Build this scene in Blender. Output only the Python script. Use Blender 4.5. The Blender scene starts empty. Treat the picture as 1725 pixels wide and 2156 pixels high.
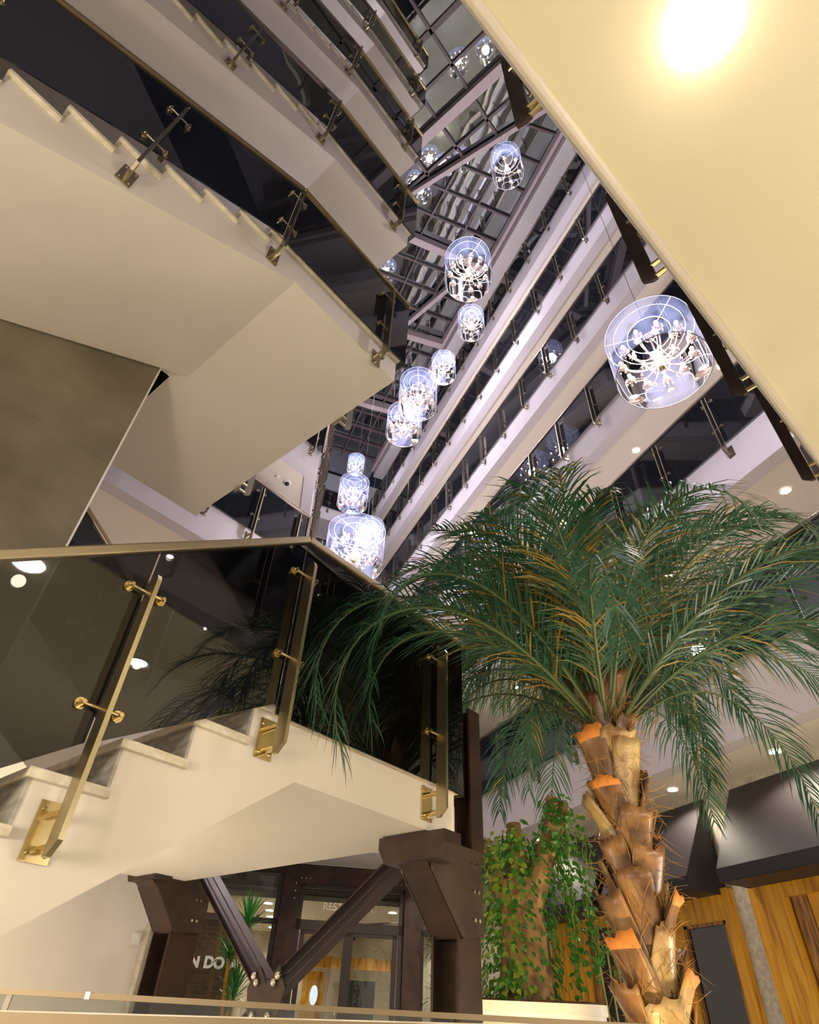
import bpy, bmesh, math, random
from mathutils import Vector, Matrix
random.seed(7)
SC = bpy.context.scene
COL = SC.collection
R = math.radians

# ------------------------------------------------------------------ camera, world, exposure
cam_d = bpy.data.cameras.new('camera'); cam = bpy.data.objects.new('camera', cam_d); COL.objects.link(cam)
cam_d.sensor_fit = 'VERTICAL'; cam_d.sensor_height = 36.0; cam_d.lens = 36.0 * 1255 / 2156
cam_d.clip_start = 0.05; cam_d.clip_end = 300
_r = Vector((0.91415522, -0.40338257, 0.04003404)); _u = Vector((-0.2936719, -0.59095799, 0.7513491)); _f = Vector((0.2794227, 0.69860658, 0.65868946))
M = Matrix((_r, _u, -_f)).transposed().to_4x4(); cam.matrix_world = M
SC.camera = cam
SC.view_settings.view_transform = 'Standard'; SC.view_settings.look = 'None'
SC.view_settings.gamma = 1; SC.view_settings.exposure = 0.0; SC.view_settings.use_curve_mapping = False
SC.cycles.max_bounces = 8; SC.cycles.transparent_max_bounces = 24
SC.cycles.caustics_reflective = False; SC.cycles.caustics_refractive = False

WORLD_SIDE = (1.0, 0.86, 0.68); WORLD_SIDE_S = 0.55; WORLD_TOP = (0.010, 0.013, 0.022)
CHAND_W = 285.0; DOWN_W = 150.0; LOBBY_FILL_W = 185.0

w = bpy.data.worlds.new('night_sky_and_fill'); SC.world = w; w.use_nodes = True
nt = w.node_tree; nt.nodes.clear()
out = nt.nodes.new('ShaderNodeOutputWorld'); bg = nt.nodes.new('ShaderNodeBackground')
tc = nt.nodes.new('ShaderNodeTexCoord'); sx = nt.nodes.new('ShaderNodeSeparateXYZ'); rp = nt.nodes.new('ShaderNodeValToRGB')
nt.links.new(tc.outputs['Generated'], sx.inputs[0]); nt.links.new(sx.outputs['Z'], rp.inputs[0])
rp.color_ramp.elements[0].position = 0.10; rp.color_ramp.elements[0].color = tuple(c * WORLD_SIDE_S for c in WORLD_SIDE) + (1,)  # warm lower band added as ambient fill, not part of the night sky
rp.color_ramp.elements[1].position = 0.45; rp.color_ramp.elements[1].color = WORLD_TOP + (1,)
nt.links.new(rp.outputs[0], bg.inputs[0]); nt.links.new(bg.outputs[0], out.inputs[0])

def lamp(kind, name, loc, power, col, radius=0.1, rot=None, spot=None, blend=0.6):
    d = bpy.data.lights.new(name, kind); d.energy = power; d.color = col
    if kind in ('POINT', 'SPOT'): d.shadow_soft_size = radius
    if kind == 'SPOT': d.spot_size = spot; d.spot_blend = blend
    o = bpy.data.objects.new(name, d); COL.objects.link(o); o.location = loc
    if rot: o.rotation_euler = rot
    return o
WARM = (1.0, 0.87, 0.70); NEUT = (1.0, 0.93, 0.90); COOL = (0.98, 0.91, 1.0); AMBER = (1.0, 0.70, 0.32)
# unseen fill points added around the lobby to brighten soffits and walls
for i, (x, y, z, p) in enumerate([(1.6, -2.2, 0.6, 1.0), (4.8, -0.8, 0.7, 1.1), (-2.4, -1.6, 0.6, 1.1), (-1.9, 0.9, 0.3, 0.7), (5.3, 2.4, 0.2, 0.5), (-1.1, 5.3, -0.65, 0.55)]):
    lamp('POINT', 'lobby_fill', (x, y, z), LOBBY_FILL_W * p, WARM, 0.25)

# ------------------------------------------------------------------ materials
def mat(name, col, rough=0.6, metal=0.0, spec=0.5, noise=None, bump=0.0, scale=8.0, coat=0.0):
    m = bpy.data.materials.new(name); m.use_nodes = True; n = m.node_tree; b = n.nodes['Principled BSDF']
    b.inputs['Base Color'].default_value = (*col, 1); b.inputs['Roughness'].default_value = rough; b.inputs['Metallic'].default_value = metal
    b.inputs['Specular IOR Level'].default_value = spec; b.inputs['Coat Weight'].default_value = coat
    if noise is not None or bump:
        t = n.nodes.new('ShaderNodeTexCoord'); nz = n.nodes.new('ShaderNodeTexNoise'); nz.inputs['Scale'].default_value = scale; nz.inputs['Detail'].default_value = 5
        n.links.new(t.outputs['Object'], nz.inputs['Vector'])
        if noise is not None:
            cr = n.nodes.new('ShaderNodeValToRGB'); cr.color_ramp.elements[0].position = 0.35; cr.color_ramp.elements[1].position = 0.65
            cr.color_ramp.elements[0].color = (*noise, 1); cr.color_ramp.elements[1].color = (*col, 1)
            n.links.new(nz.outputs['Fac'], cr.inputs[0]); n.links.new(cr.outputs[0], b.inputs['Base Color'])
        if bump:
            bp = n.nodes.new('ShaderNodeBump'); bp.inputs['Strength'].default_value = bump; bp.inputs['Distance'].default_value = 0.01
            n.links.new(nz.outputs['Fac'], bp.inputs['Height']); n.links.new(bp.outputs[0], b.inputs['Normal'])
    return m
def emis(name, col, s):
    m = bpy.data.materials.new(name); m.use_nodes = True; n = m.node_tree; n.nodes.clear()
    o = n.nodes.new('ShaderNodeOutputMaterial'); e = n.nodes.new('ShaderNodeEmission'); e.inputs[0].default_value = (*col, 1); e.inputs[1].default_value = s
    n.links.new(e.outputs[0], o.inputs[0]); m.cycles.emission_sampling = 'NONE'; return m
def glass(name, tint, refl=0.0, ior=1.5, rough=0.0, gcol=(1, 1, 1), haze=0.0, hcol=(1, 1, 1), wave=0.0):
    m = bpy.data.materials.new(name); m.use_nodes = True; n = m.node_tree; n.nodes.clear()
    o = n.nodes.new('ShaderNodeOutputMaterial'); tr = n.nodes.new('ShaderNodeBsdfTransparent'); gl = n.nodes.new('ShaderNodeBsdfGlossy')
    tr.inputs[0].default_value = (*tint, 1); gl.inputs['Color'].default_value = (*gcol, 1); gl.inputs['Roughness'].default_value = rough
    fr = n.nodes.new('ShaderNodeFresnel'); fr.inputs[0].default_value = ior; mx = n.nodes.new('ShaderNodeMixShader')
    ad = n.nodes.new('ShaderNodeMath'); ad.operation = 'ADD'; ad.use_clamp = True; ad.inputs[1].default_value = refl
    n.links.new(fr.outputs[0], ad.inputs[0]); n.links.new(ad.outputs[0], mx.inputs[0])
    base = tr.outputs[0]
    if haze:
        df = n.nodes.new('ShaderNodeBsdfTranslucent'); df.inputs[0].default_value = (*hcol, 1); d2 = n.nodes.new('ShaderNodeBsdfDiffuse'); d2.inputs[0].default_value = (*hcol, 1)
        m2 = n.nodes.new('ShaderNodeMixShader'); m2.inputs[0].default_value = 0.5; n.links.new(df.outputs[0], m2.inputs[1]); n.links.new(d2.outputs[0], m2.inputs[2])
        m3 = n.nodes.new('ShaderNodeMixShader'); m3.inputs[0].default_value = haze; n.links.new(tr.outputs[0], m3.inputs[1]); n.links.new(m2.outputs[0], m3.inputs[2]); base = m3.outputs[0]
    if wave:
        t = n.nodes.new('ShaderNodeTexCoord'); nz = n.nodes.new('ShaderNodeTexNoise'); nz.inputs['Scale'].default_value = 0.7; nz.inputs['Detail'].default_value = 1
        bp = n.nodes.new('ShaderNodeBump'); bp.inputs['Strength'].default_value = wave; bp.inputs['Distance'].default_value = 0.05
        n.links.new(t.outputs['Object'], nz.inputs['Vector']); n.links.new(nz.outputs['Fac'], bp.inputs['Height']); n.links.new(bp.outputs[0], gl.inputs['Normal'])
    n.links.new(base, mx.inputs[1]); n.links.new(gl.outputs[0], mx.inputs[2]); n.links.new(mx.outputs[0], o.inputs[0]); return m

def marble(name, a, b, scale, vein):
    m = mat(name, a, 0.35); n = m.node_tree; bs = n.nodes['Principled BSDF']
    t = n.nodes.new('ShaderNodeTexCoord'); nz = n.nodes.new('ShaderNodeTexNoise'); nz.inputs['Scale'].default_value = scale; nz.inputs['Detail'].default_value = 9; nz.inputs['Distortion'].default_value = 1.6
    mp = n.nodes.new('ShaderNodeMapping'); mp.inputs['Rotation'].default_value = (0.4, 0.7, 0.3); mp.inputs['Scale'].default_value = (1, 1, 3)
    cr = n.nodes.new('ShaderNodeValToRGB'); cr.color_ramp.elements[0].position = 0.5 - vein; cr.color_ramp.elements[0].color = (*b, 1); cr.color_ramp.elements[1].position = 0.5 + vein; cr.color_ramp.elements[1].color = (*a, 1)
    n.links.new(t.outputs['Object'], mp.inputs[0]); n.links.new(mp.outputs[0], nz.inputs['Vector']); n.links.new(nz.outputs['Fac'], cr.inputs[0]); n.links.new(cr.outputs[0], bs.inputs['Base Color']); return m
def tiled(name, a, b, mortar, sx_, sz, rough=0.6, nscale=3.0, swap=True, msize=0.012, offset=0.0):
    """tiles or bricks with soft noise; object XZ plane when swap"""
    m = mat(name, a, rough); n = m.node_tree; bs = n.nodes['Principled BSDF']
    t = n.nodes.new('ShaderNodeTexCoord'); mp = n.nodes.new('ShaderNodeMapping')
    if swap: mp.inputs['Rotation'].default_value = (R(-90), 0, 0)
    br = n.nodes.new('ShaderNodeTexBrick'); br.offset = offset; br.inputs['Scale'].default_value = 1.0; br.inputs['Brick Width'].default_value = sx_; br.inputs['Row Height'].default_value = sz; br.inputs['Mortar Size'].default_value = msize
    br.inputs['Color1'].default_value = (*a, 1); br.inputs['Color2'].default_value = (*b, 1); br.inputs['Mortar'].default_value = (*mortar, 1)
    nz = n.nodes.new('ShaderNodeTexNoise'); nz.inputs['Scale'].default_value = nscale; nz.inputs['Detail'].default_value = 6
    mx = n.nodes.new('ShaderNodeMix'); mx.data_type = 'RGBA'; mx.blend_type = 'MULTIPLY'; mx.inputs['Factor'].default_value = 1.0
    cr = n.nodes.new('ShaderNodeValToRGB'); cr.color_ramp.elements[0].position = 0.3; cr.color_ramp.elements[0].color = (0.62, 0.60, 0.55, 1); cr.color_ramp.elements[1].position = 0.7; cr.color_ramp.elements[1].color = (1.1, 1.1, 1.1, 1)
    n.links.new(t.outputs['Object'], mp.inputs[0]); n.links.new(mp.outputs[0], br.inputs['Vector']); n.links.new(t.outputs['Object'], nz.inputs['Vector']); n.links.new(nz.outputs['Fac'], cr.inputs[0])
    n.links.new(br.outputs['Color'], mx.inputs[6]); n.links.new(cr.outputs[0], mx.inputs[7]); n.links.new(mx.outputs[2], bs.inputs['Base Color']); return m
def wood(name, a, b, c, scale=1.2):
    m = mat(name, a, 0.35); n = m.node_tree; bs = n.nodes['Principled BSDF']
    t = n.nodes.new('ShaderNodeTexCoord'); mp = n.nodes.new('ShaderNodeMapping'); mp.inputs['Scale'].default_value = (9 * scale, 9 * scale, 0.7 * scale)
    nz = n.nodes.new('ShaderNodeTexNoise'); nz.inputs['Scale'].default_value = 1.2; nz.inputs['Detail'].default_value = 5; nz.inputs['Distortion'].default_value = 0.8
    cr = n.nodes.new('ShaderNodeValToRGB'); cr.color_ramp.elements[0].position = 0.32; cr.color_ramp.elements[0].color = (*c, 1); cr.color_ramp.elements[1].position = 0.62; cr.color_ramp.elements[1].color = (*a, 1)
    e = cr.color_ramp.elements.new(0.45); e.color = (*b, 1)
    n.links.new(t.outputs['Object'], mp.inputs[0]); n.links.new(mp.outputs[0], nz.inputs['Vector']); n.links.new(nz.outputs['Fac'], cr.inputs[0]); n.links.new(cr.outputs[0], bs.inputs['Base Color']); return m

PLASTER = mat('cream_plaster', (0.78, 0.71, 0.62), 0.75, noise=(0.75, 0.68, 0.59), scale=1.5)
FASCIA = mat('pale_fascia_paint', (0.62, 0.565, 0.57), 0.6, noise=(0.60, 0.545, 0.55), scale=1.2)
CEILING = mat('ceiling_paint', (0.80, 0.71, 0.58), 0.4, spec=0.5)
SOFFIT = mat('glossy_cream_soffit', (0.58, 0.515, 0.345), 0.34, spec=0.4)
EDGE = mat('tan_slab_edge', (0.50, 0.44, 0.36), 0.6)
GREYWALL = mat('corridor_wall', (0.58, 0.60, 0.66), 0.55)
ROOMWALL = mat('wallpaper', (0.55, 0.47, 0.38), 0.8)
TILE = tiled('concrete_tile', (0.20, 0.172, 0.115), (0.19, 0.163, 0.108), (0.165, 0.14, 0.095), 1.2, 1.2, 0.45, 2.0, msize=0.006)
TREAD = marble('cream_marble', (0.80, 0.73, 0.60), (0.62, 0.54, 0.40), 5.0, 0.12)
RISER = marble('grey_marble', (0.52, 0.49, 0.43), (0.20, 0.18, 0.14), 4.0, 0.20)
GOLD = mat('satin_brass', (0.50, 0.43, 0.27), 0.3, 1.0)
GOLDB = mat('bright_brass', (0.72, 0.58, 0.30), 0.2, 1.0)
GOLDH = mat('champagne_handrail', (0.38, 0.31, 0.20), 0.42, 1.0)
POSTM = mat('bronze_post', (0.32, 0.27, 0.20), 0.32, 1.0)
BRONZE = mat('dark_bronze_rail', (0.20, 0.155, 0.12), 0.35, 0.9)
GLASS = glass('smoked_glass', (0.21, 0.215, 0.235), 0.02, haze=0.06, hcol=(0.42, 0.45, 0.60))
GLASSN = glass('near_smoked_glass', (0.25, 0.25, 0.265), 0.02, haze=0.008, hcol=(0.4, 0.42, 0.5))
GLASSG = glass('smoked_gallery_glass', (0.38, 0.39, 0.42), 0.02, haze=0.05, hcol=(0.45, 0.47, 0.58))
GLASSC = glass('clear_pane', (0.82, 0.84, 0.82), 0.02)
ROOFG = glass('roof_glass', (0.45, 0.47, 0.52), 0.40, gcol=(0.9, 0.96, 1.0), wave=0.25)
STEEL = mat('rusted_brown_steel', (0.075, 0.040, 0.028), 0.38, 0.5, noise=(0.038, 0.024, 0.020), scale=3.5)
STEELP = mat('brown_steel_plate', (0.080, 0.052, 0.038), 0.45, 0.4, noise=(0.048, 0.031, 0.024), scale=5)
CHROME = mat('chrome_bolt', (0.85, 0.80, 0.68), 0.12, 1.0)
BEAMP = mat('roof_beam_paint', (0.56, 0.46, 0.46), 0.5)
MULL = mat('roof_mullion_paint', (0.15, 0.11, 0.11), 0.5)
DARKF = mat('dark_window_frame', (0.045, 0.032, 0.03), 0.4, 0.3)
CANVAS = mat('charcoal_canvas', (0.055, 0.046, 0.052), 0.55, bump=0.1, scale=90)
CANVASD = mat('black_valance', (0.018, 0.014, 0.016), 0.5)
OAK = wood('honey_wood', (0.66, 0.34, 0.025), (0.54, 0.24, 0.014), (0.30, 0.11, 0.006))
WALNUT = wood('brown_wood_panel', (0.42, 0.20, 0.05), (0.16, 0.07, 0.02), (0.06, 0.03, 0.015), 1.6)
DOORM = mat('brown_door', (0.23, 0.115, 0.06), 0.4)
STUCCO = mat('textured_stucco', (0.62, 0.57, 0.47), 0.8, noise=(0.42, 0.38, 0.31), bump=0.5, scale=14)
BRICK = tiled('red_brick', (0.50, 0.20, 0.10), (0.24, 0.10, 0.06), (0.45, 0.33, 0.24), 0.26, 0.085, 0.8, 6.0, offset=0.5, msize=0.008)
WHITE = mat('white_paint', (0.80, 0.77, 0.72), 0.5)
BLACK = mat('black', (0.02, 0.02, 0.02), 0.4)
FLOORM = mat('floor_marble', (0.78, 0.77, 0.68), 0.15, noise=(0.66, 0.65, 0.58), scale=0.6)
RAILB = mat('brown_brass_rail', (0.27, 0.20, 0.115), 0.45, 0.5)
RUG = mat('round_rug', (0.16, 0.16, 0.20), 0.9)
RUGB = mat('rug_border', (0.50, 0.34, 0.14), 0.9)
BULB = emis('lit_bulb', (1.0, 0.93, 0.85), 28.0)
DISC = emis('lit_downlight', (1.0, 0.94, 0.82), 30.0)
CRYST = glass('crystal_arm', (0.80, 0.72, 0.66), 0.06, 1.4, 0.25, (1, 0.9, 0.82), 0.11, (1, 0.85, 0.75))
RINGM = mat('white_wire', (0.30, 0.31, 0.36), 0.6, spec=0.1)
SHADE = glass('clear_film_shade', (0.88, 0.90, 0.97), 0.0, 1.22, 0.05, haze=0.085, hcol=(0.50, 0.60, 1.0))
CABLEM = mat('steel_cable', (0.35, 0.33, 0.36), 0.4, 0.8)

# ------------------------------------------------------------------ mesh builder
class MB:
    def __init__(s): s.v = []; s.f = []; s.T = None
    def add(s, vs, fs):
        o = len(s.v)
        s.v += [tuple(s.T @ Vector(v)) if s.T else tuple(v) for v in vs]
        s.f += [tuple(i + o for i in f) for f in fs]; return s
    def box(s, x0, x1, y0, y1, z0, z1):
        return s.add([(x0, y0, z0), (x1, y0, z0), (x1, y1, z0), (x0, y1, z0), (x0, y0, z1), (x1, y0, z1), (x1, y1, z1), (x0, y1, z1)],
                     [(0, 3, 2, 1), (4, 5, 6, 7), (0, 1, 5, 4), (1, 2, 6, 5), (2, 3, 7, 6), (3, 0, 4, 7)])
    def prism(s, poly, lo, hi, plane='xz'):
        n = len(poly); P = {'xz': lambda a, b, c: (a, c, b), 'xy': lambda a, b, c: (a, b, c), 'yz': lambda a, b, c: (c, a, b)}[plane]
        return s.add([P(a, b, lo) for a, b in poly] + [P(a, b, hi) for a, b in poly],
                     [tuple(range(n - 1, -1, -1)), tuple(range(n, 2 * n))] + [(i, (i + 1) % n, n + (i + 1) % n, n + i) for i in range(n)])
    def tube(s, pts, r, n=8, closed=False, cap=True):
        pts = [Vector(p) for p in pts]; m = len(pts); rr = r if isinstance(r, (list, tuple)) else [r] * m
        vs = []; fs = []; up = None
        for i, p in enumerate(pts):
            a = pts[(i - 1) % m] if (closed or i > 0) else p; b = pts[(i + 1) % m] if (closed or i < m - 1) else p
            t = (b - a).normalized()
            if up is None: up = Vector((0, 0, 1)) if abs(t.z) < 0.9 else Vector((1, 0, 0))
            x = t.cross(up)
            if x.length < 1e-4: x = t.cross(Vector((1, 0.3, 0)))
            x.normalize(); y = x.cross(t).normalized(); up = y
            for k in range(n):
                an = 2 * math.pi * k / n; vs.append(p + (x * math.cos(an) + y * math.sin(an)) * rr[i])
        for i in range(m if closed else m - 1):
            j = (i + 1) % m
            for k in range(n): fs.append((i * n + k, i * n + (k + 1) % n, j * n + (k + 1) % n, j * n + k))
        if cap and not closed: fs += [tuple(range(n - 1, -1, -1)), tuple(range((m - 1) * n, m * n))]
        return s.add(vs, fs)
    def bar(s, a, b, wd, ht, up=(0, 0, 1)):
        a = Vector(a); b = Vector(b); t = (b - a).normalized(); x = t.cross(Vector(up)).normalized(); y = x.cross(t).normalized()
        x *= wd / 2; y *= ht / 2
        return s.add([a - x - y, a + x - y, a + x + y, a - x + y, b - x - y, b + x - y, b + x + y, b - x + y],
                     [(0, 3, 2, 1), (4, 5, 6, 7), (0, 1, 5, 4), (1, 2, 6, 5), (2, 3, 7, 6), (3, 0, 4, 7)])
    def lathe(s, prof, n=20, c=(0, 0, 0)):
        vs = []; fs = []; m = len(prof)
        for r_, z in prof:
            for k in range(n):
                a = 2 * math.pi * k / n; vs.append((c[0] + r_ * math.cos(a), c[1] + r_ * math.sin(a), c[2] + z))
        for i in range(m - 1):
            for k in range(n): fs.append((i * n + k, i * n + (k + 1) % n, (i + 1) * n + (k + 1) % n, (i + 1) * n + k))
        if prof[0][0] > 1e-5: fs.append(tuple(range(n - 1, -1, -1)))
        if prof[-1][0] > 1e-5: fs.append(tuple(range((m - 1) * n, m * n)))
        return s.add(vs, fs)
    def cyl(s, a, b, r, n=12): return s.tube([a, b], r, n)
    def ball(s, c, r, n=8, sz=1.0):
        k = max(4, n // 2 + 1)
        return s.lathe([(max(1e-6, r * math.sin(math.pi * i / k)), -r * sz * math.cos(math.pi * i / k)) for i in range(k + 1)], n, c)
    def build(s, name, m, parent=None, smooth=False, recalc=True, bevel=0.0):
        me = bpy.data.meshes.new(name); me.from_pydata(s.v, [], s.f); me.update()
        if recalc:
            b = bmesh.new(); b.from_mesh(me); bmesh.ops.recalc_face_normals(b, faces=b.faces); b.to_mesh(me); b.free()
        for mm in (m if isinstance(m, (list, tuple)) else [m]): me.materials.append(mm)
        if smooth: me.polygons.foreach_set('use_smooth', [True] * len(me.polygons))
        o = bpy.data.objects.new(name, me); COL.objects.link(o)
        if parent: o.parent = parent
        if bevel:
            bv = o.modifiers.new('bevel', 'BEVEL'); bv.width = bevel; bv.segments = 3; bv.limit_method = 'ANGLE'; bv.angle_limit = R(40)
        return o
def tag(o, label, cat, group=None, kind=None):
    o['label'] = label; o['category'] = cat
    if group: o['group'] = group
    if kind: o['kind'] = kind
    return o
def thing(name, label, cat, loc=(0, 0, 0), rz=0.0, group=None):
    o = bpy.data.objects.new(name, None); o.empty_display_size = 0.2; COL.objects.link(o); o.location = loc; o.rotation_euler = (0, 0, rz)
    return tag(o, label, cat, group)
def struct(o, label=None, cat=None):
    o['kind'] = 'structure'
    if label: o['label'] = label
    if cat: o['category'] = cat
    return o
def link(name, me, parent, loc=(0, 0, 0), rot=(0, 0, 0), sc=(1, 1, 1)):
    o = bpy.data.objects.new(name, me); COL.objects.link(o); o.parent = parent; o.location = loc; o.rotation_euler = rot; o.scale = sc; return o
def copy_tree(o, parent=None):
    c = o.copy(); COL.objects.link(c); c.parent = parent
    for ch in list(o.children): copy_tree(ch, c)
    return c

# ------------------------------------------------------------------ frames of reference
PH = R(26.3); OA = Vector((-0.23, 2.84, 0))
UA = Vector((math.cos(PH), math.sin(PH), 0)); NA = Vector((-math.sin(PH), math.cos(PH), 0))
def SW(s_, w_, z=0.0): p = OA + UA * s_ + NA * w_; return (p.x, p.y, z)
FL = -1.0                      # lobby floor
TOP = [3.85 + 3.1 * k for k in range(6)]   # upper floors
GX = 6.6                       # edge of the right-hand galleries
YF = 22.0                      # far end of the hall
ORD = ['lowest', 'second', 'third', 'fourth', 'fifth', 'topmost']

# ------------------------------------------------------------------ setting
b = MB().box(-9, 14, -7, 27, FL - 0.2, FL); struct(b.build('floor', FLOORM), 'pale polished lobby floor', 'floor')
# right galleries: slab edge beam, ceiling panel, floor
def fb(k): return TOP[k] - (0.95 if k == 0 else 0.77)
for k in range(6):
    b = MB().box(GX, GX + 0.25, -6, YF, fb(k), TOP[k]).box(GX + 0.25, 9.6, -6, YF, TOP[k] - 0.35, TOP[k])
    o = b.build('gallery_floor', FASCIA); struct(o, '%s gallery floor along the right side with deep pale fascia' % ORD[k], 'gallery')
    b = MB().box(GX + 0.25, 9.6, -6, YF, fb(k) + 0.05, TOP[k] - 0.36)
    o = b.build('ceiling', CEILING); struct(o, 'cream ceiling under the %s right-hand gallery' % ORD[k], 'ceiling')
    b = MB().box(GX + 0.0, GX + 0.26, -6, YF, TOP[k], TOP[k] + 0.03)
    struct(b.build('trim_1', TREAD))
    if k >= 0:
        z1 = (fb(k + 1) + 0.05) if k < 5 else 22.4
        b = MB().box(8.6, 8.75, -6, YF, TOP[k], z1); struct(b.build('wall_right', GREYWALL))
b = MB().box(GX, 9.6, -6, YF, 22.4, 23.1); struct(b.build('ceiling', FASCIA), 'pale band closing the top of the right-hand side', 'ceiling')
# recess joint lines
# far end wall with cross galleries
b = MB().box(3.0, 9.6, YF + 1.6, YF + 1.8, FL, 23.2); struct(b.build('wall_back', GREYWALL))
for k in range(6):
    b = MB().box(3.4, 9.6, YF, YF + 1.6, fb(k), TOP[k]); struct(b.build('gallery_floor', FASCIA), '%s gallery crossing the far end' % ORD[k], 'gallery')
# ground floor wall on the right
b = MB().box(7.87, 8.1, -4, YF, FL, fb(0) + 0.05); struct(b.build('wall_right', STUCCO))

# left galleries (edge parallel to the staircase, turning down the hall)
CL = Vector((1.62, 9.62, 0)); CF = Vector((4.0, YF, 0))
GA = Vector(SW(-3.6, 5.3)); GB = Vector(SW(4.62, 5.3))
dL = (CF - GB).normalized(); nL = Vector((-dL.y, dL.x, 0))
def left_poly(off):
    a = GA + NA * off; b_ = GB + NA * off; c_ = GB + nL * off; d_ = CF + nL * off
    # mitre of the two offset lines
    den = UA.x * dL.y - UA.y * dL.x; q = (GB + nL * off) - (GB + NA * off)
    t = (q.x * dL.y - q.y * dL.x) / den; mit = (GB + NA * off) + UA * t
    return a, mit, d_
for k in range(6):
    a0, b0, c0 = left_poly(0.0); a1, b1, c1 = left_poly(0.25); a2, b2, c2 = left_poly(2.6)
    poly = [(p.x, p.y) for p in (a0, b0, c0, c1, b1, a1)]
    m = MB().prism(poly, fb(k), TOP[k], 'xy')
    poly = [(p.x, p.y) for p in (a1, b1, c1, c2, b2, a2)]
    m.prism(poly, TOP[k] - 0.35, TOP[k], 'xy')
    struct(m.build('gallery_floor', FASCIA), '%s gallery floor behind the staircase on the left' % ORD[k], 'gallery')
    m = MB().prism(poly, fb(k) + 0.05, TOP[k] - 0.36, 'xy'); struct(m.build('ceiling', CEILING), 'cream ceiling under the %s left gallery' % ORD[k], 'ceiling')
    a3, b3, c3 = left_poly(2.75)
    poly = [(p.x, p.y) for p in (a2, b2, c2, c3, b3, a3)]
    m = MB().prism(poly, TOP[k], (fb(k + 1) + 0.05) if k < 5 else 22.4, 'xy'); struct(m.build('wall_left', GREYWALL))
m = MB().prism([(p.x, p.y) for p in (a0, b0, c0, c2, b2, a2)], 22.4, 23.1, 'xy'); struct(m.build('ceiling', FASCIA), 'pale band closing the top of the left side', 'ceiling')

# slab over the camera
SA = R(19.25); su = Vector((math.cos(SA), math.sin(SA), 0)); sn = Vector((-su.y, su.x, 0))
s0 = Vector((0.338, 0.347, 0)) + sn * 0.045; sE = s0 - sn * 0.045
pA = sE - su * 4.5; pB = sE + su * 6.7
poly = [(pA.x, pA.y), (pB.x, pB.y), (GX + 0.02, pB.y - 0.02), (GX + 0.02, -5.5), (pA.x, -5.5)]
m = MB().prism(poly, 3.2, 3.85, 'xy'); o = m.build('ceiling', SOFFIT); struct(o, 'large cream soffit slab overhead with rounded edge', 'ceiling')

q0 = s0 - sn * 0.0; o = MB().box(-4.5, 6.7, -0.004, 0.062, 3.17, 3.85).build('trim_4', EDGE, bevel=0.03); o.location = s0 - sn * 0.045; o.rotation_euler = (0, 0, SA); struct(o, 'rounded tan edge strip of the overhead slab')
# ------------------------------------------------------------------ roof
ZR = 23.2
m = MB().box(-6, 6.7, -4, YF + 1.8, ZR + 0.10, ZR + 0.115); struct(m.build('window_1', ROOFG), 'tinted glass roof panes mirroring the lobby', 'glass roof')
m = MB()
def rbar(x0, y0, x1, y1, wd=0.065, ht=0.14, z=ZR): m.bar((x0, y0, z), (x1, y1, z), wd, ht)
DA = Vector((2.05, 9.22)); DB = Vector((6.45, 2.9))
def diag_y(x): return DA.y + (x - DA.x) * (DB.y - DA.y) / (DB.x - DA.x)
yy = [3.55 + 1.01 * i for i in range(6)]
for y in yy:
    ty = y; x0 = max(1.9, DA.x + (ty - DA.y) * (DB.x - DA.x) / (DB.y - DA.y)); rbar(x0, y + 0.18, 6.5, y)
for i in range(4): y = 10.45 + 0.98 * i; rbar(2.0, y + 0.25, 6.5, y)
for i in range(4): y = 14.4 + 0.98 * i; rbar(2.4, y + 0.2, 6.5, y)
for i in range(4): y = 18.6 + 0.98 * i; rbar(2.4, y + 0.2, 6.5, y)
for (xa, ya, xb, yb) in [(3.92, 6.6, 3.68, 9.6), (5.25, 4.8, 5.1, 9.6), (3.9, 9.8, 3.9, 13.5), (5.25, 9.8, 5.2, 13.5), (4.2, 13.7, 4.3, 18), (5.4, 13.7, 5.4, 18), (4.6, 18, 4.7, 22), (5.5, 18, 5.5, 22)]: rbar(xa, ya, xb, yb, 0.06, 0.12)
for s_ in (0.3, 1.87, 2.95, 4.92, 5.9):
    a = Vector(SW(s_, -4.5)); e = 8.0
    # stop at the diagonal beam
    best = None
    for j in range(60):
        q = Vector(SW(s_, -4.5 + j * 0.2))
        if q.y < diag_y(q.x) or q.x < 2.0: best = q
        else: break
    if best: rbar(a.x, a.y, best.x, best.y, 0.16 if s_ == 1.87 else 0.09)
for w_ in (-2.5, -1.2, 0.15, 1.45, 2.75, 4.05, 5.3):
    a = Vector(SW(-2.0, w_)); best = a
    for j in range(90):
        q = Vector(SW(-2.0 + j * 0.15, w_))
        if q.y < diag_y(q.x) or q.x < 2.0: best = q
        else: break
    rbar(a.x, a.y, best.x, best.y, 0.09)
struct(m.build('trim_2', MULL), 'thin brown glazing bars of the roof', 'glazing bars')
def rbeam(p0, p1, wd, ht, lab):
    q = MB().bar((p0[0], p0[1], ZR - 0.2), (p1[0], p1[1], ZR - 0.2), wd, ht); struct(q.build('ceiling_beam', BEAMP), lab, 'beam')
a = SW(3.95, -4.6); b_ = SW(3.95, 5.6); rbeam(a, b_, 0.30, 0.5, 'pink-grey roof beam nearest the staircase')
rbeam((2.0, 9.75), (6.5, 9.62), 0.26, 0.45, 'pink-grey roof beam behind the second chandelier')
rbeam((3.0, 13.85), (6.5, 13.45), 0.26, 0.45, 'pink-grey roof beam halfway down the hall')
rbeam((3.2, 18.1), (6.5, 17.75), 0.26, 0.45, 'pink-grey roof beam towards the far end')
rbeam(tuple(DA), tuple(DB), 0.14, 0.35, 'diagonal roof beam between the two glazing grids')
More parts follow.
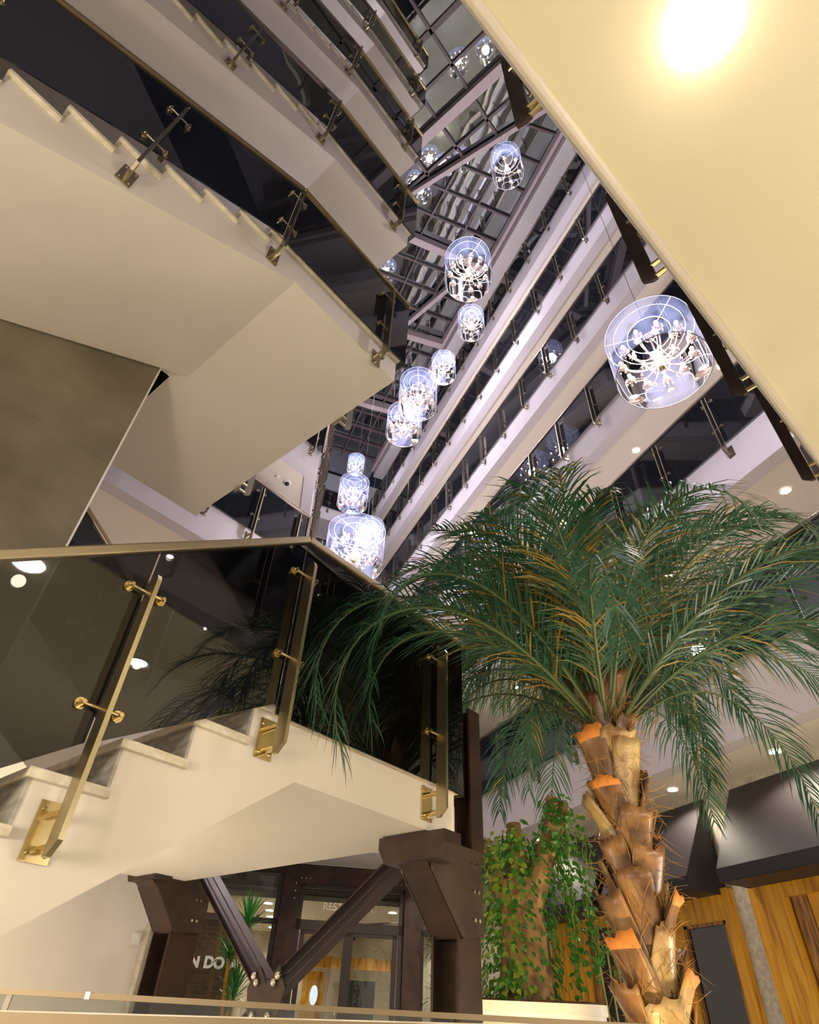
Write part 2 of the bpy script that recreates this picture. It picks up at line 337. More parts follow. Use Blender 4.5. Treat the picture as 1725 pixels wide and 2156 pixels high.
rbeam((4.5, 13.6), (6.0, 9.9), 0.16, 0.3, 'diagonal roof brace beyond the second beam')
rbeam((6.5, -5), (6.5, YF), 0.12, 0.5, 'roof edge beam on the right side')

# ------------------------------------------------------------------ railing kit
def post_mesh(h, wall=0.11, d=0.085, th=0.022):
    """flat bar standing outboard (-Y) of the glass; base at z=0"""
    m = MB(); y0 = -wall - 0.0; 
    m.prism([(-0.035 - d, 0.05), (-0.035 - d * 0.35, -0.0), (-0.035, 0.0), (-0.035, h - 0.02), (-0.05, h), (-0.035 - d * 0.8, h), (-0.035 - d, h - 0.03)], -th / 2, th / 2, 'yz')
    return m
def clamp_mb(m, z, n=8, k=1.0):
    y = -0.030
    m.tube([(-0.10 * k, y, z), (0.10 * k, y, z)], 0.008, n)
    for sx_ in (-1, 1):
        x = 0.085 * sx_ * k
        m.tube([(x, -0.05, z), (x, 0.03, z)], 0.010, n)
        m.tube([(x, -0.012, z), (x, -0.006, z)], 0.026, n + 4)
        m.tube([(x, 0.006, z), (x, 0.05, z)], 0.024, n + 4)
POSTC = {}
def rail_post(parent, x, zb, h, yw=0.06, y=0.0, rz=0.0, pm=None, cm=None, zc=None):
    """x,y position in parent's frame, zb bottom of bar, h bar height, yw distance from glass to the slab face"""
    pm = pm or POSTM; cm = cm or GOLD; key = (round(h, 3), round(yw, 3), pm.name, cm.name)
    if key not in POSTC:
        p = post_mesh(h).build('post', pm); me = p.data; bpy.data.objects.remove(p)
        m = MB(); m.box(-0.055, 0.055, yw - 0.012, yw, -0.01, 0.20)
        for zz in (0.03, 0.15): m.tube([(0, -0.04, zz), (0, yw, zz)], 0.016, 10)
        for zz in (0.02, 0.17):
            for xx in (-0.035, 0.035): m.ball((xx, yw - 0.014, zz), 0.010, 6)
        p = m.build('base_plate', cm); me2 = p.data; bpy.data.objects.remove(p)
        m = MB(); clamp_mb(m, h - 0.07); p = m.build('clamp', cm); me3 = p.data; bpy.data.objects.remove(p)
        POSTC[key] = (me, me2, me3)
    me, me2, me3 = POSTC[key]
    p = link('post', me, parent, (x, y, zb), (0, 0, rz)); link('base_plate', me2, p)
    link('clamp', me3, p); link('clamp', me3, p, (0, 0, -h * 0.5 + 0.02)); return p

# right galleries' railings: local frame X along -Y world (so that -Y local faces the hall)
def gallery_rail(k, x, y0, y1, label, yposts, group=None, rz=R(90), gm=GLASSG):
    z = TOP[k]
    t = thing('glass_railing', label, 'railing', (x, y0, z), rz, group)
    L = y1 - y0
    ps = sorted(yposts)
    edges = [0.0] + [(p - y0) for p in ps if 0.15 < (p - y0) < L - 0.15] + [L]
    for i in range(len(edges) - 1):
        g = MB().box(edges[i] + 0.008, edges[i + 1] - 0.008, -0.005, 0.005, -0.06, 1.06); g.build('glass_panel', gm, t)
    MB().box(-0.01, L + 0.01, -0.028, 0.028, 1.05, 1.10).build('handrail', BRONZE, t, bevel=0.006)
    for p in ps: rail_post(t, p - y0, -0.33, 1.25, 0.06, 0, 0, POSTM, POSTM)
    return t
ny = ['just above the dark awnings', 'second from the bottom', 'third from the bottom', 'fourth from the bottom', 'fifth from the bottom', 'topmost, just below the glass roof']
for k in range(6):
    # posts measured every 1.147 m
    ys = [3.745 + 1.147 * j for j in range(-2, 16)]
    t = gallery_rail(k, GX - 0.05, 0.8, YF - 0.12, 'long smoked glass railing of the right-hand galleries, %s' % ny[k], [y for y in ys if y > 0.8], 'right-hand gallery railings', R(90))
    # mirror so that posts stand on the hall side (-X world)
    for c in t.children: pass
    t.scale = (1, -1, 1)
# far cross gallery railings
for k in range(1, 6):
    gallery_rail(k, 3.9, 0, 2.45, 'short glass railing across the far end of the hall, %s floor' % ['', 'second', 'third', 'fourth', 'fifth', 'sixth'][k], [0.4, 1.4, 2.3], 'far end railings', 0.0).location = (4.06, YF - 0.06, TOP[k])

# left galleries' railings : two legs
for k in range(6):
    L1 = (GB - GA).length; t = thing('glass_railing', 'smoked glass railing of the left gallery behind the stairs, %s floor above the lobby' % ['first', 'second', 'third', 'fourth', 'fifth', 'sixth'][k], 'railing', (GA.x, GA.y, TOP[k]), PH, 'left gallery railings')
    off = -0.05; n = [L1 - 0.27 - 0.95 * j for j in range(9)]
    n = [x for x in n if x > 0.1]
    ed = sorted([0.0] + n[1:] + [L1 + 0.02])
    for i in range(len(ed) - 1): MB().box(ed[i] + 0.008, ed[i + 1] - 0.008, off - 0.005, off + 0.005, -0.06, 1.06).build('glass_panel', GLASSG, t)
    MB().box(-0.01, L1 + 0.03, off - 0.028, off + 0.028, 1.05, 1.10).build('handrail', BRONZE, t, bevel=0.006)
    MB().box(L1 - 0.0, L1 + 0.05, off - 0.028, off + 0.028, -0.06, 1.10).build('corner_post', BRONZE, t)
    for x in n: rail_post(t, x, -0.33, 1.25, 0.05, off, 0, POSTM, POSTM)
    ang = math.atan2(dL.y, dL.x); L2 = (CF - GB).length - 0.12
    t = thing('glass_railing', 'edge-on glass railing running down the left side of the hall, %s floor' % ['first', 'second', 'third', 'fourth', 'fifth', 'sixth'][k], 'railing', (GB.x, GB.y, TOP[k]), ang, 'left side railings seen edge-on')
    ps = [0.9 + 1.6 * j for j in range(8)]; ed = [0.09] + ps + [L2]
    for i in range(len(ed) - 1): MB().box(ed[i] + 0.008, ed[i + 1] - 0.008, off - 0.005, off + 0.005, -0.06, 1.06).build('glass_panel', GLASSG, t)
    MB().box(0.09, L2, off - 0.028, off + 0.028, 1.05, 1.10).build('handrail', BRONZE, t)
    for x in ps: rail_post(t, x, -0.33, 1.25, 0.05, off, 0, POSTM, POSTM)

# slab railing seen from below at the edge of the overhead soffit
t = thing('glass_railing', 'brown flat-bar glass railing seen from below along the edge of the overhead cream slab', 'railing', (s0.x, s0.y, 0), SA)
xs = []
for (x, y) in [(0.799, 0.639), (1.919, 1.018), (3.037, 1.408), (4.117, 1.789)]:
    xs.append((Vector((x, y, 0)) - s0).dot(su))
for i in range(-1, 5):
    xa = xs[0] + (xs[1] - xs[0]) * (i - 0.0); xb = xa + (xs[1] - xs[0])
    MB().box(xa + 0.01, xb - 0.01, 0.055, 0.065, 3.80, 4.95).build('glass_panel', GLASS, t)
MB().box(-1.5, 6.2, 0.03, 0.09, 4.95, 5.0).build('handrail', BRONZE, t)
for i in range(0, 5):
    x = xs[0] + (xs[1] - xs[0]) * i
    rail_post(t, x, 3.40, 1.35, 0.06, 0.06, R(180), STEELP, GOLDB)

# ------------------------------------------------------------------ staircases
def steps_profile(s_top, z_top, ds, dz, n, soff_s, soff_z, slope, s_end):
    """closed polygon (s,z) of a flight ascending to the right; s_top,z_top = nose of the landing"""
    pts = [(soff_s, z_top), (s_top, z_top)]
    for i in range(n):
        s_ = s_top - ds * i; z = z_top - dz * i
        pts.append((s_, z - dz)); pts.append((s_ - ds, z - dz))
    sl = pts[-1][0]; zb = soff_z + (sl - soff_s) * slope
    pts.append((sl, zb)); pts.append((soff_s, soff_z)); return pts
def stair(k, name, label, S0, Z0, ds, dz, n, soff, slope, lend, zsof, w1, w2, rise2, run2, n2, s2, mat_s=PLASTER):
    """S0,Z0 landing nose; soff=(s,z) crease; lend landing end"""
    t = thing(name, label, 'staircase', (OA.x, OA.y, 0), PH, 'stacked staircases')
    pr = steps_profile(S0 + 0.03, Z0 - 0.04, ds, dz, n, soff[0], soff[1], slope, 0)
    MB().prism(pr, 0.06, w1, 'xz').build('flight', mat_s, t)
    MB().box(soff[0], lend, 0.06, w2, zsof, Z0 - 0.04).build('landing', mat_s, t)
    MB().prism([(S0, 0.025), (lend + 0.035, 0.025), (lend + 0.035, w2 + 0.02), (s2, w2 + 0.02), (s2, w1 + 0.14), (S0, w1 + 0.0)], Z0 - 0.04, Z0, 'xy').build('landing_slab', TREAD, t, bevel=0.006)
    if name and k < 9: MB().box(-0.038, soff[0], w1, w1 + 0.14, zsof, Z0 - 0.04).box(-1.1, soff[0], w1 + 0.14, w2, zsof, Z0 - 0.10).build('landing_infill', mat_s, t)
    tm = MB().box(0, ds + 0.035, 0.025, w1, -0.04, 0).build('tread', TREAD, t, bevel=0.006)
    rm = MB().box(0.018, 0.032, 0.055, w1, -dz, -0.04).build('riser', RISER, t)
    tm.location = (S0 - ds, 0, Z0 - dz); rm.location = (S0 - ds, 0, Z0 - dz)
    for i in range(2, n + 1):
        for src in (tm, rm):
            c = src.copy(); COL.objects.link(c); c.parent = t; c.location = (S0 - ds * i, 0, Z0 - dz * i)
    c = rm.copy(); COL.objects.link(c); c.parent = t; c.location = (S0, 0, Z0)
    # return flight going up to the left, behind the central wall
    pts = [(s2, Z0 - 0.04)]; 
    for i in range(n2): pts += [(s2 - run2 * i, Z0 - 0.04 + rise2 * (i + 1)), (s2 - run2 * (i + 1), Z0 - 0.04 + rise2 * (i + 1))]
    e = pts[-1]; pts += [(e[0], e[1] - 0.42), (s2 - 0.25, zsof), (s2, zsof)]
    MB().prism(pts, w1 + 0.16, w2, 'xz').build('return_flight', mat_s, t)
    return t
def glass_run(t, x0, x1, zb0, zb1, zt0, zt1, w_=0.0, gm=GLASS):
    MB().prism([(x0 + 0.006, zb0), (x1 - 0.006, zb1), (x1 - 0.006, zt1), (x0 + 0.006, zt0)], w_ - 0.006, w_ + 0.006, 'xz').build('glass_panel', gm, t)
def handrail(t, pts, wd=0.06, ht=0.045, m_=GOLDH, name='handrail'):
    m = MB()
    for a, b_ in zip(pts[:-1], pts[1:]): m.bar(a, b_, wd, ht)
    return m.build(name, m_, t, bevel=0.008)

lv = ['first', 'second', 'third', 'fourth', 'fifth']
for k in range(5):
    dz0 = 3.1 * k
    S0, Z0 = -0.167, 5.535 + dz0; ds, dz = 0.309, 0.1818
    t = stair(k, 'staircase', 'white staircase overhead with marble treads and cream underside, %s landing above the lobby' % lv[k], S0, Z0, ds, dz, 9, (0.227, 5.135 + dz0), 0.57, 1.62, 5.135 + dz0, 1.74, 3.62, 0.179, 0.309, 8, 0.1)
    t = thing('stair_railing', 'smoked glass stair railing with brass handrail and clamped flat posts, %s landing up' % lv[k], 'railing', (OA.x, OA.y, 0), PH, 'upper stair railings')
    zr = 6.62 + dz0; sl = 0.50; zr0 = lambda s_: zr + (s_ + 0.03) * sl if s_ < -0.03 else zr
    handrail(t, [(-3.1, 0, zr0(-3.1)), (-0.03, 0, zr)], m_=BRONZE if k else RAILB); handrail(t, [(-0.03, 0, zr), (1.70, 0, zr)], m_=GOLDB, name='landing_handrail')
    ps = [-2.40, -1.22, -0.05, 1.32]
    zg = lambda s_: (5.56 + dz0 + (s_ + 0.1) * 0.575) if s_ < -0.1 else 5.52 + dz0
    for a, b_ in [(-3.05, -2.40), (-2.40, -1.22), (-1.22, -0.05)]: glass_run(t, a, b_, zg(a), zg(b_), zr0(a) - 0.02, zr0(b_) - 0.02)
    glass_run(t, -0.05, 1.70, 5.46 + dz0, 5.46 + dz0, zr - 0.02, zr - 0.02)
    MB().box(1.69, 1.70, 0.01, 1.7, 5.46 + dz0, zr - 0.02).build('glass_panel', GLASS, t); MB().box(1.69, 1.70, 1.72, 3.6, 5.46 + dz0, zr - 0.02).build('glass_panel', GLASS, t)
    handrail(t, [(1.695, 0.03, zr), (1.695, 3.6, zr)], name='end_handrail')
    for s_ in ps:
        base = 5.09 + dz0 if s_ > -0.5 else 5.09 + dz0 + (s_ + 0.05) * 0.60
        rail_post(t, s_, base, 1.29, 0.06)
    rail_post(t, 1.695, 5.09 + dz0, 1.29, 0.075, y=0.9, rz=R(90)); rail_post(t, 1.695, 5.09 + dz0, 1.29, 0.075, y=2.7, rz=R(90))

for k in range(6):
    z = TOP[k]; m = MB().box(-9.0, -3.05, 0.06, 1.76, z - 0.42, z - 0.02).box(-9.0, -2.45, 1.88, 5.3, z - 0.42, z - 0.02)
    o = m.build('gallery_floor', PLASTER); o.location = OA; o.rotation_euler = (0, 0, PH); struct(o, '%s floor slab where the stair flights arrive' % ORD[k], 'gallery')
m = MB().box(-9.2, -9.0, -2.0, 8.0, FL, 23.2); o = m.build('wall_left', GREYWALL); o.location = OA; o.rotation_euler = (0, 0, PH); struct(o)
m = MB().box(-10.0, 9.6, -6.2, -6.0, 3.85, 23.2); struct(m.build('wall_front', FASCIA), 'pale wall behind the viewer above the slab', 'wall')
# near staircase
S0, Z0, ds, dz = 0.751, 1.345, 0.312, 0.2063
t = stair(9, 'staircase', 'near white staircase at left with veined marble treads, rising from the lobby to a landing', S0, Z0, ds, dz, 11, (1.144, 1.012), 0.69, 2.60, 1.012, 1.70, 3.5, 0.179, 0.29, 14, 0.95, WHITE if False else PLASTER)
del t['group']
t = thing('stair_railing', 'near smoked glass railing with thick champagne handrail beside the palm', 'railing', (OA.x, OA.y, 0), PH)
zrn = lambda s_: 2.50 + (s_ - 0.883) * 0.69 if s_ < 0.883 else 2.50
handrail(t, [(-1.8, 0, zrn(-1.8)), (0.883, 0, 2.50), (2.66, 0, 2.50)], 0.06, 0.05)
zgn = lambda s_: (Z0 + 0.0 + (s_ - 0.751) * 0.66 - 0.0) if s_ < 0.751 else Z0 - 0.02
for a, b_ in [(-1.75, -0.97), (-0.97, -0.03), (-0.03, 0.883)]: glass_run(t, a, b_, zgn(a) + 0.02, zgn(b_) + 0.02, zrn(a) - 0.02, zrn(b_) - 0.02, gm=GLASSN)
glass_run(t, 0.883, 2.64, 1.29, 1.29, 2.48, 2.48, gm=GLASSN)
for s_, zb, h in [(-0.97, -0.21, 1.22), (-0.03, 0.43, 1.22), (0.895, 1.07, 1.205), (2.285, 1.07, 1.19)]: rail_post(t, s_, zb, h, 0.06, 0, 0, GOLD, GOLDB)
MB().box(2.64, 2.652, 0.01, 3.45, 1.29, 2.48).build('glass_panel', GLASS, t)
handrail(t, [(2.646, 0.03, 2.5), (2.646, 3.45, 2.5)], name='end_handrail')
# railing of the return flight, seen through the glass
t = thing('stair_railing', 'inner railing of the second stair flight, seen through the near glass beside the concrete wall', 'railing', (OA.x, OA.y, 0), PH)
handrail(t, [(-1.4, 1.93, 4.22), (0.85, 1.93, 2.58)], 0.05, 0.045)
MB().prism([(-1.3, 3.05), (0.8, 1.6), (0.8, 2.6), (-1.3, 4.13)], 1.925, 1.935, 'xz').build('glass_panel', GLASS, t)
rail_post(t, 0.35, 1.75, 1.1, 0.06, 1.93); 

# central wall between flights
m = MB().box(-9.0, -0.04, 1.76, 1.88, 0.9, 22.8); o = m.build('wall_front', TILE); o.location = OA; o.rotation_euler = (0, 0, PH); struct(o, 'brown-grey concrete tiled wall between the stair flights', 'wall')
m = MB().box(-0.052, -0.036, 1.755, 1.885, 0.9, 22.8); o = m.build('trim_3', WHITE); o.location = OA; o.rotation_euler = (0, 0, PH); struct(o)
# lower cream wall under the stairs
m = MB().box(-7.0, 3.08, 4.30, 4.42, FL, 2.9); o = m.build('wall_left', PLASTER); o.location = OA; o.rotation_euler = (0, 0, PH); struct(o, 'plain cream wall under the near staircase', 'wall')
o = MB().box(2.94, 2.965, 4.26, 4.30, -0.5, 0.74).box(3.02, 3.045, 4.26, 4.30, -0.5, 0.74).box(2.94, 3.045, 4.26, 4.30, 0.74, 0.765).build('mirror_frame', TREAD); o.location = OA; o.rotation_euler = (0, 0, PH); tag(o, 'narrow pale frame on the cream wall end beside the steel column', 'frame')
o = MB().box(2.81, 2.89, 4.27, 4.30, 0.575, 0.67).box(2.825, 2.875, 4.258, 4.27, 0.59, 0.655).build('thermostat', WHITE); o.location = OA; o.rotation_euler = (0, 0, PH); tag(o, 'small white thermostat box on the cream wall under the stairs', 'thermostat')

# ------------------------------------------------------------------ steel columns, brackets, braces (stair frame coordinates)
def hcol(label, s_, w_, hw, z1):
    t = thing('steel_column', label, 'column', SW(s_, w_, FL), PH)
    h = z1 - FL if z1 < 2 else 1.05
    MB().box(-hw, hw, -hw, -hw + 0.02, 0, h).box(-hw, hw, hw - 0.02, hw, 0, h).box(-0.01, 0.01, -hw + 0.02, hw - 0.02, 0, h).build('shaft', STEEL, t)
    return t
def bracket(label, s_, w_, hw, z0=0.0):
    """bearing cap under the landing plus gusset plates to the column"""
    t = thing('steel_bracket', label, 'bracket', SW(s_, w_, z0), PH)
    # cap: trapezoid box under the landing
    MB().prism([(-0.30, 1.0), (0.26, 1.0), (0.26, 0.93), (0.20, 0.84), (-0.24, 0.84), (-0.30, 0.93)], -0.52, -0.34, 'yz').build('cap', STEELP, t)
    pl = [(-0.50, 0.995), (hw + 0.02, 0.995), (hw + 0.02, 0.50), (-hw + 0.02, 0.47), (-0.42, 0.80)]
    for y in (-hw - 0.012, hw + 0.012): MB().prism(pl, y - 0.006, y + 0.006, 'xz').build('gusset_plate', STEELP, t)
    MB().prism([(-0.50, 0.995), (-0.48, 0.84), (-0.42, 0.80), (-hw + 0.02, 0.47), (-hw + 0.02, 0.49), (-0.41, 0.83), (-0.47, 0.86), (-0.48, 0.995)], -hw, hw, 'xz').build('web_plate', STEEL, t)
    bm_ = MB()
    for z in (0.58, 0.74, 0.90):
        for x in (0.02, 0.07): bm_.tube([(x, -hw - 0.012, z), (x, -hw - 0.034, z)], 0.012, 8)
    bm_.build('bolt', CHROME, t); return t
hcol('thick brown steel column at the landing corner, right of the V braces', 2.80, 0.20, 0.115, 0.98)
hcol('slim brown steel post rising behind the end of the near landing', 2.92, 0.16, 0.075, 2.15).location = SW(2.92, 0.16, 0.985)
hcol('brown steel column left of the V braces, before the cafe glazing', 2.75, 3.42, 0.15, 1.15)
bracket('bolted steel bracket carrying the right corner of the near landing', 2.80, 0.20, 0.115)
bracket('bolted steel bracket at left under the rear corner of the landing', 2.75, 3.42, 0.15, 0.14)
t = thing('steel_brace', 'V-shaped pair of brown steel braces meeting at a bolted node', 'brace', SW(2.73, 1.86, 0.1), PH)
def chan(p, q, name):
    m = MB(); a = Vector(p); b_ = Vector(q)
    m.bar(a, b_, 0.012, 0.13, (1, 0, 0)); d = (b_ - a).normalized(); n_ = d.cross(Vector((1, 0, 0))).normalized() * 0.065
    m.bar(a + n_ - Vector((0.03, 0, 0)), b_ + n_ - Vector((0.03, 0, 0)), 0.09, 0.012, n_); m.bar(a - n_ - Vector((0.03, 0, 0)), b_ - n_ - Vector((0.03, 0, 0)), 0.09, 0.012, n_)
    return m.build(name, STEEL, t)
chan((0, -1.38, 0.93), (0, -0.05, 0.12), 'brace_arm'); chan((0, 1.32, 1.06), (0, 0.05, 0.12), 'brace_arm')
chan((0, -1.0, -0.62), (0, -0.05, 0.0), 'brace_arm'); chan((0, 1.0, -0.62), (0, 0.05, 0.0), 'brace_arm')
MB().prism([(-0.16, -0.08), (0.16, -0.08), (0.22, 0.12), (0.12, 0.26), (0, 0.14), (-0.12, 0.26), (-0.22, 0.12)], -0.09, -0.078, 'yz').build('node_plate', STEELP, t)
for (y, z) in [(-0.10, 0.15), (-0.14, 0.19), (0.10, 0.15), (0.14, 0.19), (-0.09, -0.04), (0.09, -0.04)]: MB().ball((-0.105, y, z), 0.026, 10).build('domed_nut', CHROME, t, smooth=True)

# ------------------------------------------------------------------ cafe facade
AF = R(15.0); FO = Vector((15.7 * math.sin(AF), 15.7 * math.cos(AF), FL))
def fset(o): o.location = FO; o.rotation_euler = (0, 0, -AF); return o
Z = lambda z: z - FL
def fbox(name, m_, lst, parent=None):
    m = MB()
    for q in lst: m.box(*q)
    return m.build(name, m_, parent)
t = thing('glazed_storefront', 'brown steel framed glass front of the cafe behind the braces', 'storefront', FO, -AF)
fbox('header_beam', STEEL, [(-2.6, 3.6, -0.1, 0.08, Z(2.62), Z(2.80))], t)
fbox('frame_column', STEEL, [(-0.50, -0.12, -0.12, -0.10, 0, Z(2.62)), (-0.50, -0.12, 0.10, 0.12, 0, Z(2.62)), (-0.32, -0.30, -0.1, 0.1, 0, Z(2.62))], t)
fbox('frame_column', STEEL, [(2.22, 2.60, -0.12, -0.10, 0, Z(2.62)), (2.22, 2.60, 0.10, 0.12, 0, Z(2.62)), (2.40, 2.42, -0.1, 0.1, 0, Z(2.62))], t)
fbox('frame_beam', STEEL, [(-0.12, 2.22, -0.12, -0.10, Z(2.44), Z(2.62)), (-0.12, 2.22, -0.1, 0.1, Z(2.52), Z(2.54))], t)
m = MB()
for x0, sg in ((-0.22, 1), (2.32, -1)):
    for i in range(3): m.tube([(x0 + sg * 0.10 * (i + 1), -0.12, Z(2.53)), (x0 + sg * 0.10 * (i + 1), -0.15, Z(2.53))], 0.018, 8)
    for i in range(3): m.tube([(x0, -0.12, Z(2.42 - 0.14 * i)), (x0, -0.15, Z(2.42 - 0.14 * i))], 0.018, 8)
m.build('bolt', CHROME, t)
fbox('transom', DARKF, [(-2.6, -0.5, -0.04, 0.04, Z(1.66), Z(1.76)), (-0.12, 2.22, -0.04, 0.04, Z(1.60), Z(1.78)), (2.6, 3.6, -0.04, 0.04, Z(1.62), Z(1.74))], t)
fbox('sash_frame', DARKF, [(-0.12, -0.02, -0.04, 0.04, 0, Z(2.44)), (2.12, 2.22, -0.04, 0.04, 0, Z(2.44)), (-0.12, 2.22, -0.04, 0.04, Z(2.36), Z(2.44)), (-0.62, -0.5, -0.04, 0.04, 0, Z(2.62)), (2.60, 2.68, -0.04, 0.04, 0, Z(2.62))], t)
for x0, x1 in ((0.0, 1.04), (1.04, 2.1)):
    d = fbox('door', DARKF, [(x0, x0 + 0.10, -0.03, 0.03, 0.02, Z(1.60)), (x1 - 0.10, x1, -0.03, 0.03, 0.02, Z(1.60)), (x0, x1, -0.03, 0.03, Z(1.53), Z(1.60)), (x0, x1, -0.03, 0.03, 0.02, 0.2)], t)
    fbox('pane', GLASSC, [(x0 + 0.10, x1 - 0.10, -0.005, 0.005, 0.2, Z(1.53))], d)
for q in [(-2.6, -0.62, Z(1.76), Z(2.62)), (-2.6, -0.62, 0, Z(1.66)), (-0.02, 2.12, Z(1.78), Z(2.36)), (2.68, 3.6, Z(1.74), Z(2.62)), (2.68, 3.6, 0, Z(1.62))]:
    fbox('pane', GLASSC, [(q[0], q[1], -0.005, 0.005, q[2], q[3])], t)
# side reveal
struct(fset(fbox('wall_left', WHITE, [(-2.95, -2.55, -0.2, 0.35, 0, Z(2.8))])))
struct(fset(fbox('wall_left', ROOMWALL, [(-2.95, -2.8, 0.35, 7.5, 0, Z(2.35)), (3.8, 3.95, 0.0, 7.5, 0, Z(2.35))])))
struct(fset(fbox('wall_back', ROOMWALL, [(-2.95, 3.95, 7.4, 7.6, 0, Z(2.35))])))
struct(fset(fbox('ceiling', CEILING, [(-2.95, 3.95, 0.9, 7.5, Z(2.25), Z(2.35)), (-2.95, 3.95, 0.2, 7.5, Z(2.9), Z(2.95))])), 'cafe ceiling', 'ceiling')
for i, x in enumerate((-1.7, 0.8, 2.6)):
    FL_ = FO + Matrix.Rotation(-AF, 3, 'Z') @ Vector((x, -1.0, 0)); lamp('SPOT', 'cafe_front_fill', (FL_.x, FL_.y, 2.78), 90, WARM, 0.05, None, R(130), 0.6)  # spots added to brighten the cafe front, without fixtures
t = thing('slatted_canopy', 'dark canopy of horizontal slats under the cafe ceiling just inside the glass', 'slats', FO, -AF)
for i in range(5): fbox('slat', DARKF, [(-2.6, 3.6, 0.2 + 0.14 * i, 0.26 + 0.14 * i, Z(2.36), Z(2.46))], t)
fbox('batten', WALNUT, [(-1.7, -1.6, 0.2, 0.9, Z(2.46), Z(2.52)), (1.0, 1.1, 0.2, 0.9, Z(2.46), Z(2.52))], t)
t = tag(fset(fbox('brick_pier', BRICK, [(-2.25, -1.32, 1.0, 1.4, 0, Z(1.9))])), 'red brick pier inside the cafe behind the left pane', 'brick pier')
t = tag(fset(fbox('wooden_strip', OAK, [(-1.78, -1.70, 0.97, 1.0, 0, Z(1.85)), ])), 'pale timber strip up the middle of the brick pier', 'strip')
t = tag(fset(fbox('wooden_strip', OAK, [(-1.38, -1.33, 0.96, 1.0, 0, Z(1.6)), ])), 'pale timber strip at the right edge of the brick pier', 'strip')
def text(body, size, m_, name, depth=0.004):
    c = bpy.data.curves.new(name, 'FONT'); c.body = body; c.size = size; c.extrude = depth; c.offset = 0.014 if len(body) < 3 else 0.0
    o = bpy.data.objects.new(name, c); COL.objects.link(o); bpy.context.view_layer.update()
    me = bpy.data.meshes.new_from_object(o.evaluated_get(bpy.context.evaluated_depsgraph_get())); bpy.data.objects.remove(o)
    me.materials.clear(); me.materials.append(m_); r_ = bpy.data.objects.new(name, me); COL.objects.link(r_); return r_
def ftext(body, x, z, size, m_, name, label, y=-0.015):
    o = text(body, size, m_, name); p = FO + Matrix.Rotation(-AF, 3, 'Z') @ Vector((x, y, Z(z))); o.location = p; o.rotation_euler = (R(90), 0, -AF); return tag(o, label, 'lettering')
ftext('N', -2.14, 0.86, 0.24, WHITE, 'window_letter', 'white letter at the left edge of the cafe window')
ftext('DO', -1.86, 0.86, 0.26, WHITE, 'window_letter', 'pair of white letters on the cafe window before the brick pier')
ftext('A', -1.34, 0.86, 0.22, WHITE, 'window_letter', 'white letter on the cafe window beside the plant')
ftext('RESTAURANT', 0.42, 1.98, 0.20, ROOMWALL, 'window_lettering', 'faint RESTAURANT lettering on the pane above the doors')
t = thing('wooden_door', 'orange wooden door with a white oval window deep inside the cafe', 'door', FO, -AF)
fbox('leaf', OAK, [(0.25, 0.85, 5.9, 5.95, 0, Z(1.25))], t)
m = MB(); m.T = Matrix.Translation((0.6, 5.88, Z(0.72))) @ Matrix.Rotation(R(90), 4, 'X') @ Matrix.Diagonal((1, 2, 1, 1)); m.lathe([(0.11, -0.02), (0.11, 0.02)], 20); m.build('porthole', emis('lit_window', (0.8, 0.9, 1), 1.6), t)
t = tag(fset(fbox('bar_counter', CANVASD, [(1.3, 2.0, 3.0, 3.6, 0, Z(0.95))])), 'dark counter inside the cafe behind the right door', 'counter')
t = tag(fset(fbox('reflection_bar', OAK, [(0.2, 3.4, 3.3, 3.5, Z(1.18), Z(1.42))])), 'long honey coloured bar standing in for timber reflected in the cafe doors', 'beam')  # solid bar added for the timber portal's reflection in the door glass
t = thing('track_light', 'black ceiling track with small spotlights inside the cafe', 'track light', FO, -AF)
MB().tube([(0.3, 3.2, Z(1.98)), (3.4, 1.4, Z(2.12))], 0.02, 6).build('track', BLACK, t)
for i in range(5):
    f_ = i / 4.5 + 0.1; MB().tube([(0.3 + 3.1 * f_, 3.2 - 1.8 * f_, Z(1.98 + .14 * f_)), (0.3 + 3.1 * f_, 3.2 - 1.8 * f_, Z(1.80 + .14 * f_))], 0.012, 6).tube([(0.3 + 3.1 * f_, 3.2 - 1.8 * f_, Z(1.82 + .14 * f_)), (0.36 + 3.1 * f_, 3.1 - 1.8 * f_, Z(1.68 + .14 * f_))], 0.04, 8).build('spotlight', BLACK, t)
def downlight(x, y, z, r_, label, group, power=None, frame=True, rz=0.0, warm=WARM):
    t = thing('downlight', label, 'ceiling light', (x, y, z), rz, group)
    MB().lathe([(r_ * 0.99, 0.0), (r_ * 1.25, -0.012), (r_ * 1.3, 0.0)], 20).build('rim', WHITE, t)
    MB().lathe([(r_, -0.004), (r_ * 0.99, 0.004)], 20).build('lens', DISC, t)
    if power: lamp('SPOT', 'downlight_beam', (x, y, z - 0.03), power, warm, 0.05, None, R(140), 0.5)
    return t
for i in range(5):
    q = FO + Matrix.Rotation(-AF, 3, 'Z') @ Vector((-0.85, 1.7 + 1.15 * i, 0)); downlight(q.x, q.y, 2.245, 0.10, 'round lit downlight in the row on the cafe ceiling, %s from the glass' % ['first', 'second', 'third', 'fourth', 'fifth'][i], 'cafe downlights', 190 if i % 2 == 0 else None)
q = FO + Matrix.Rotation(-AF, 3, 'Z') @ Vector((2.2, 1.8, 0)); downlight(q.x, q.y, 2.245, 0.10, 'single lit downlight above the cafe doors', None, 190)
# ceiling above facade / ground level left
a0, b0, c0 = left_poly(0.25)

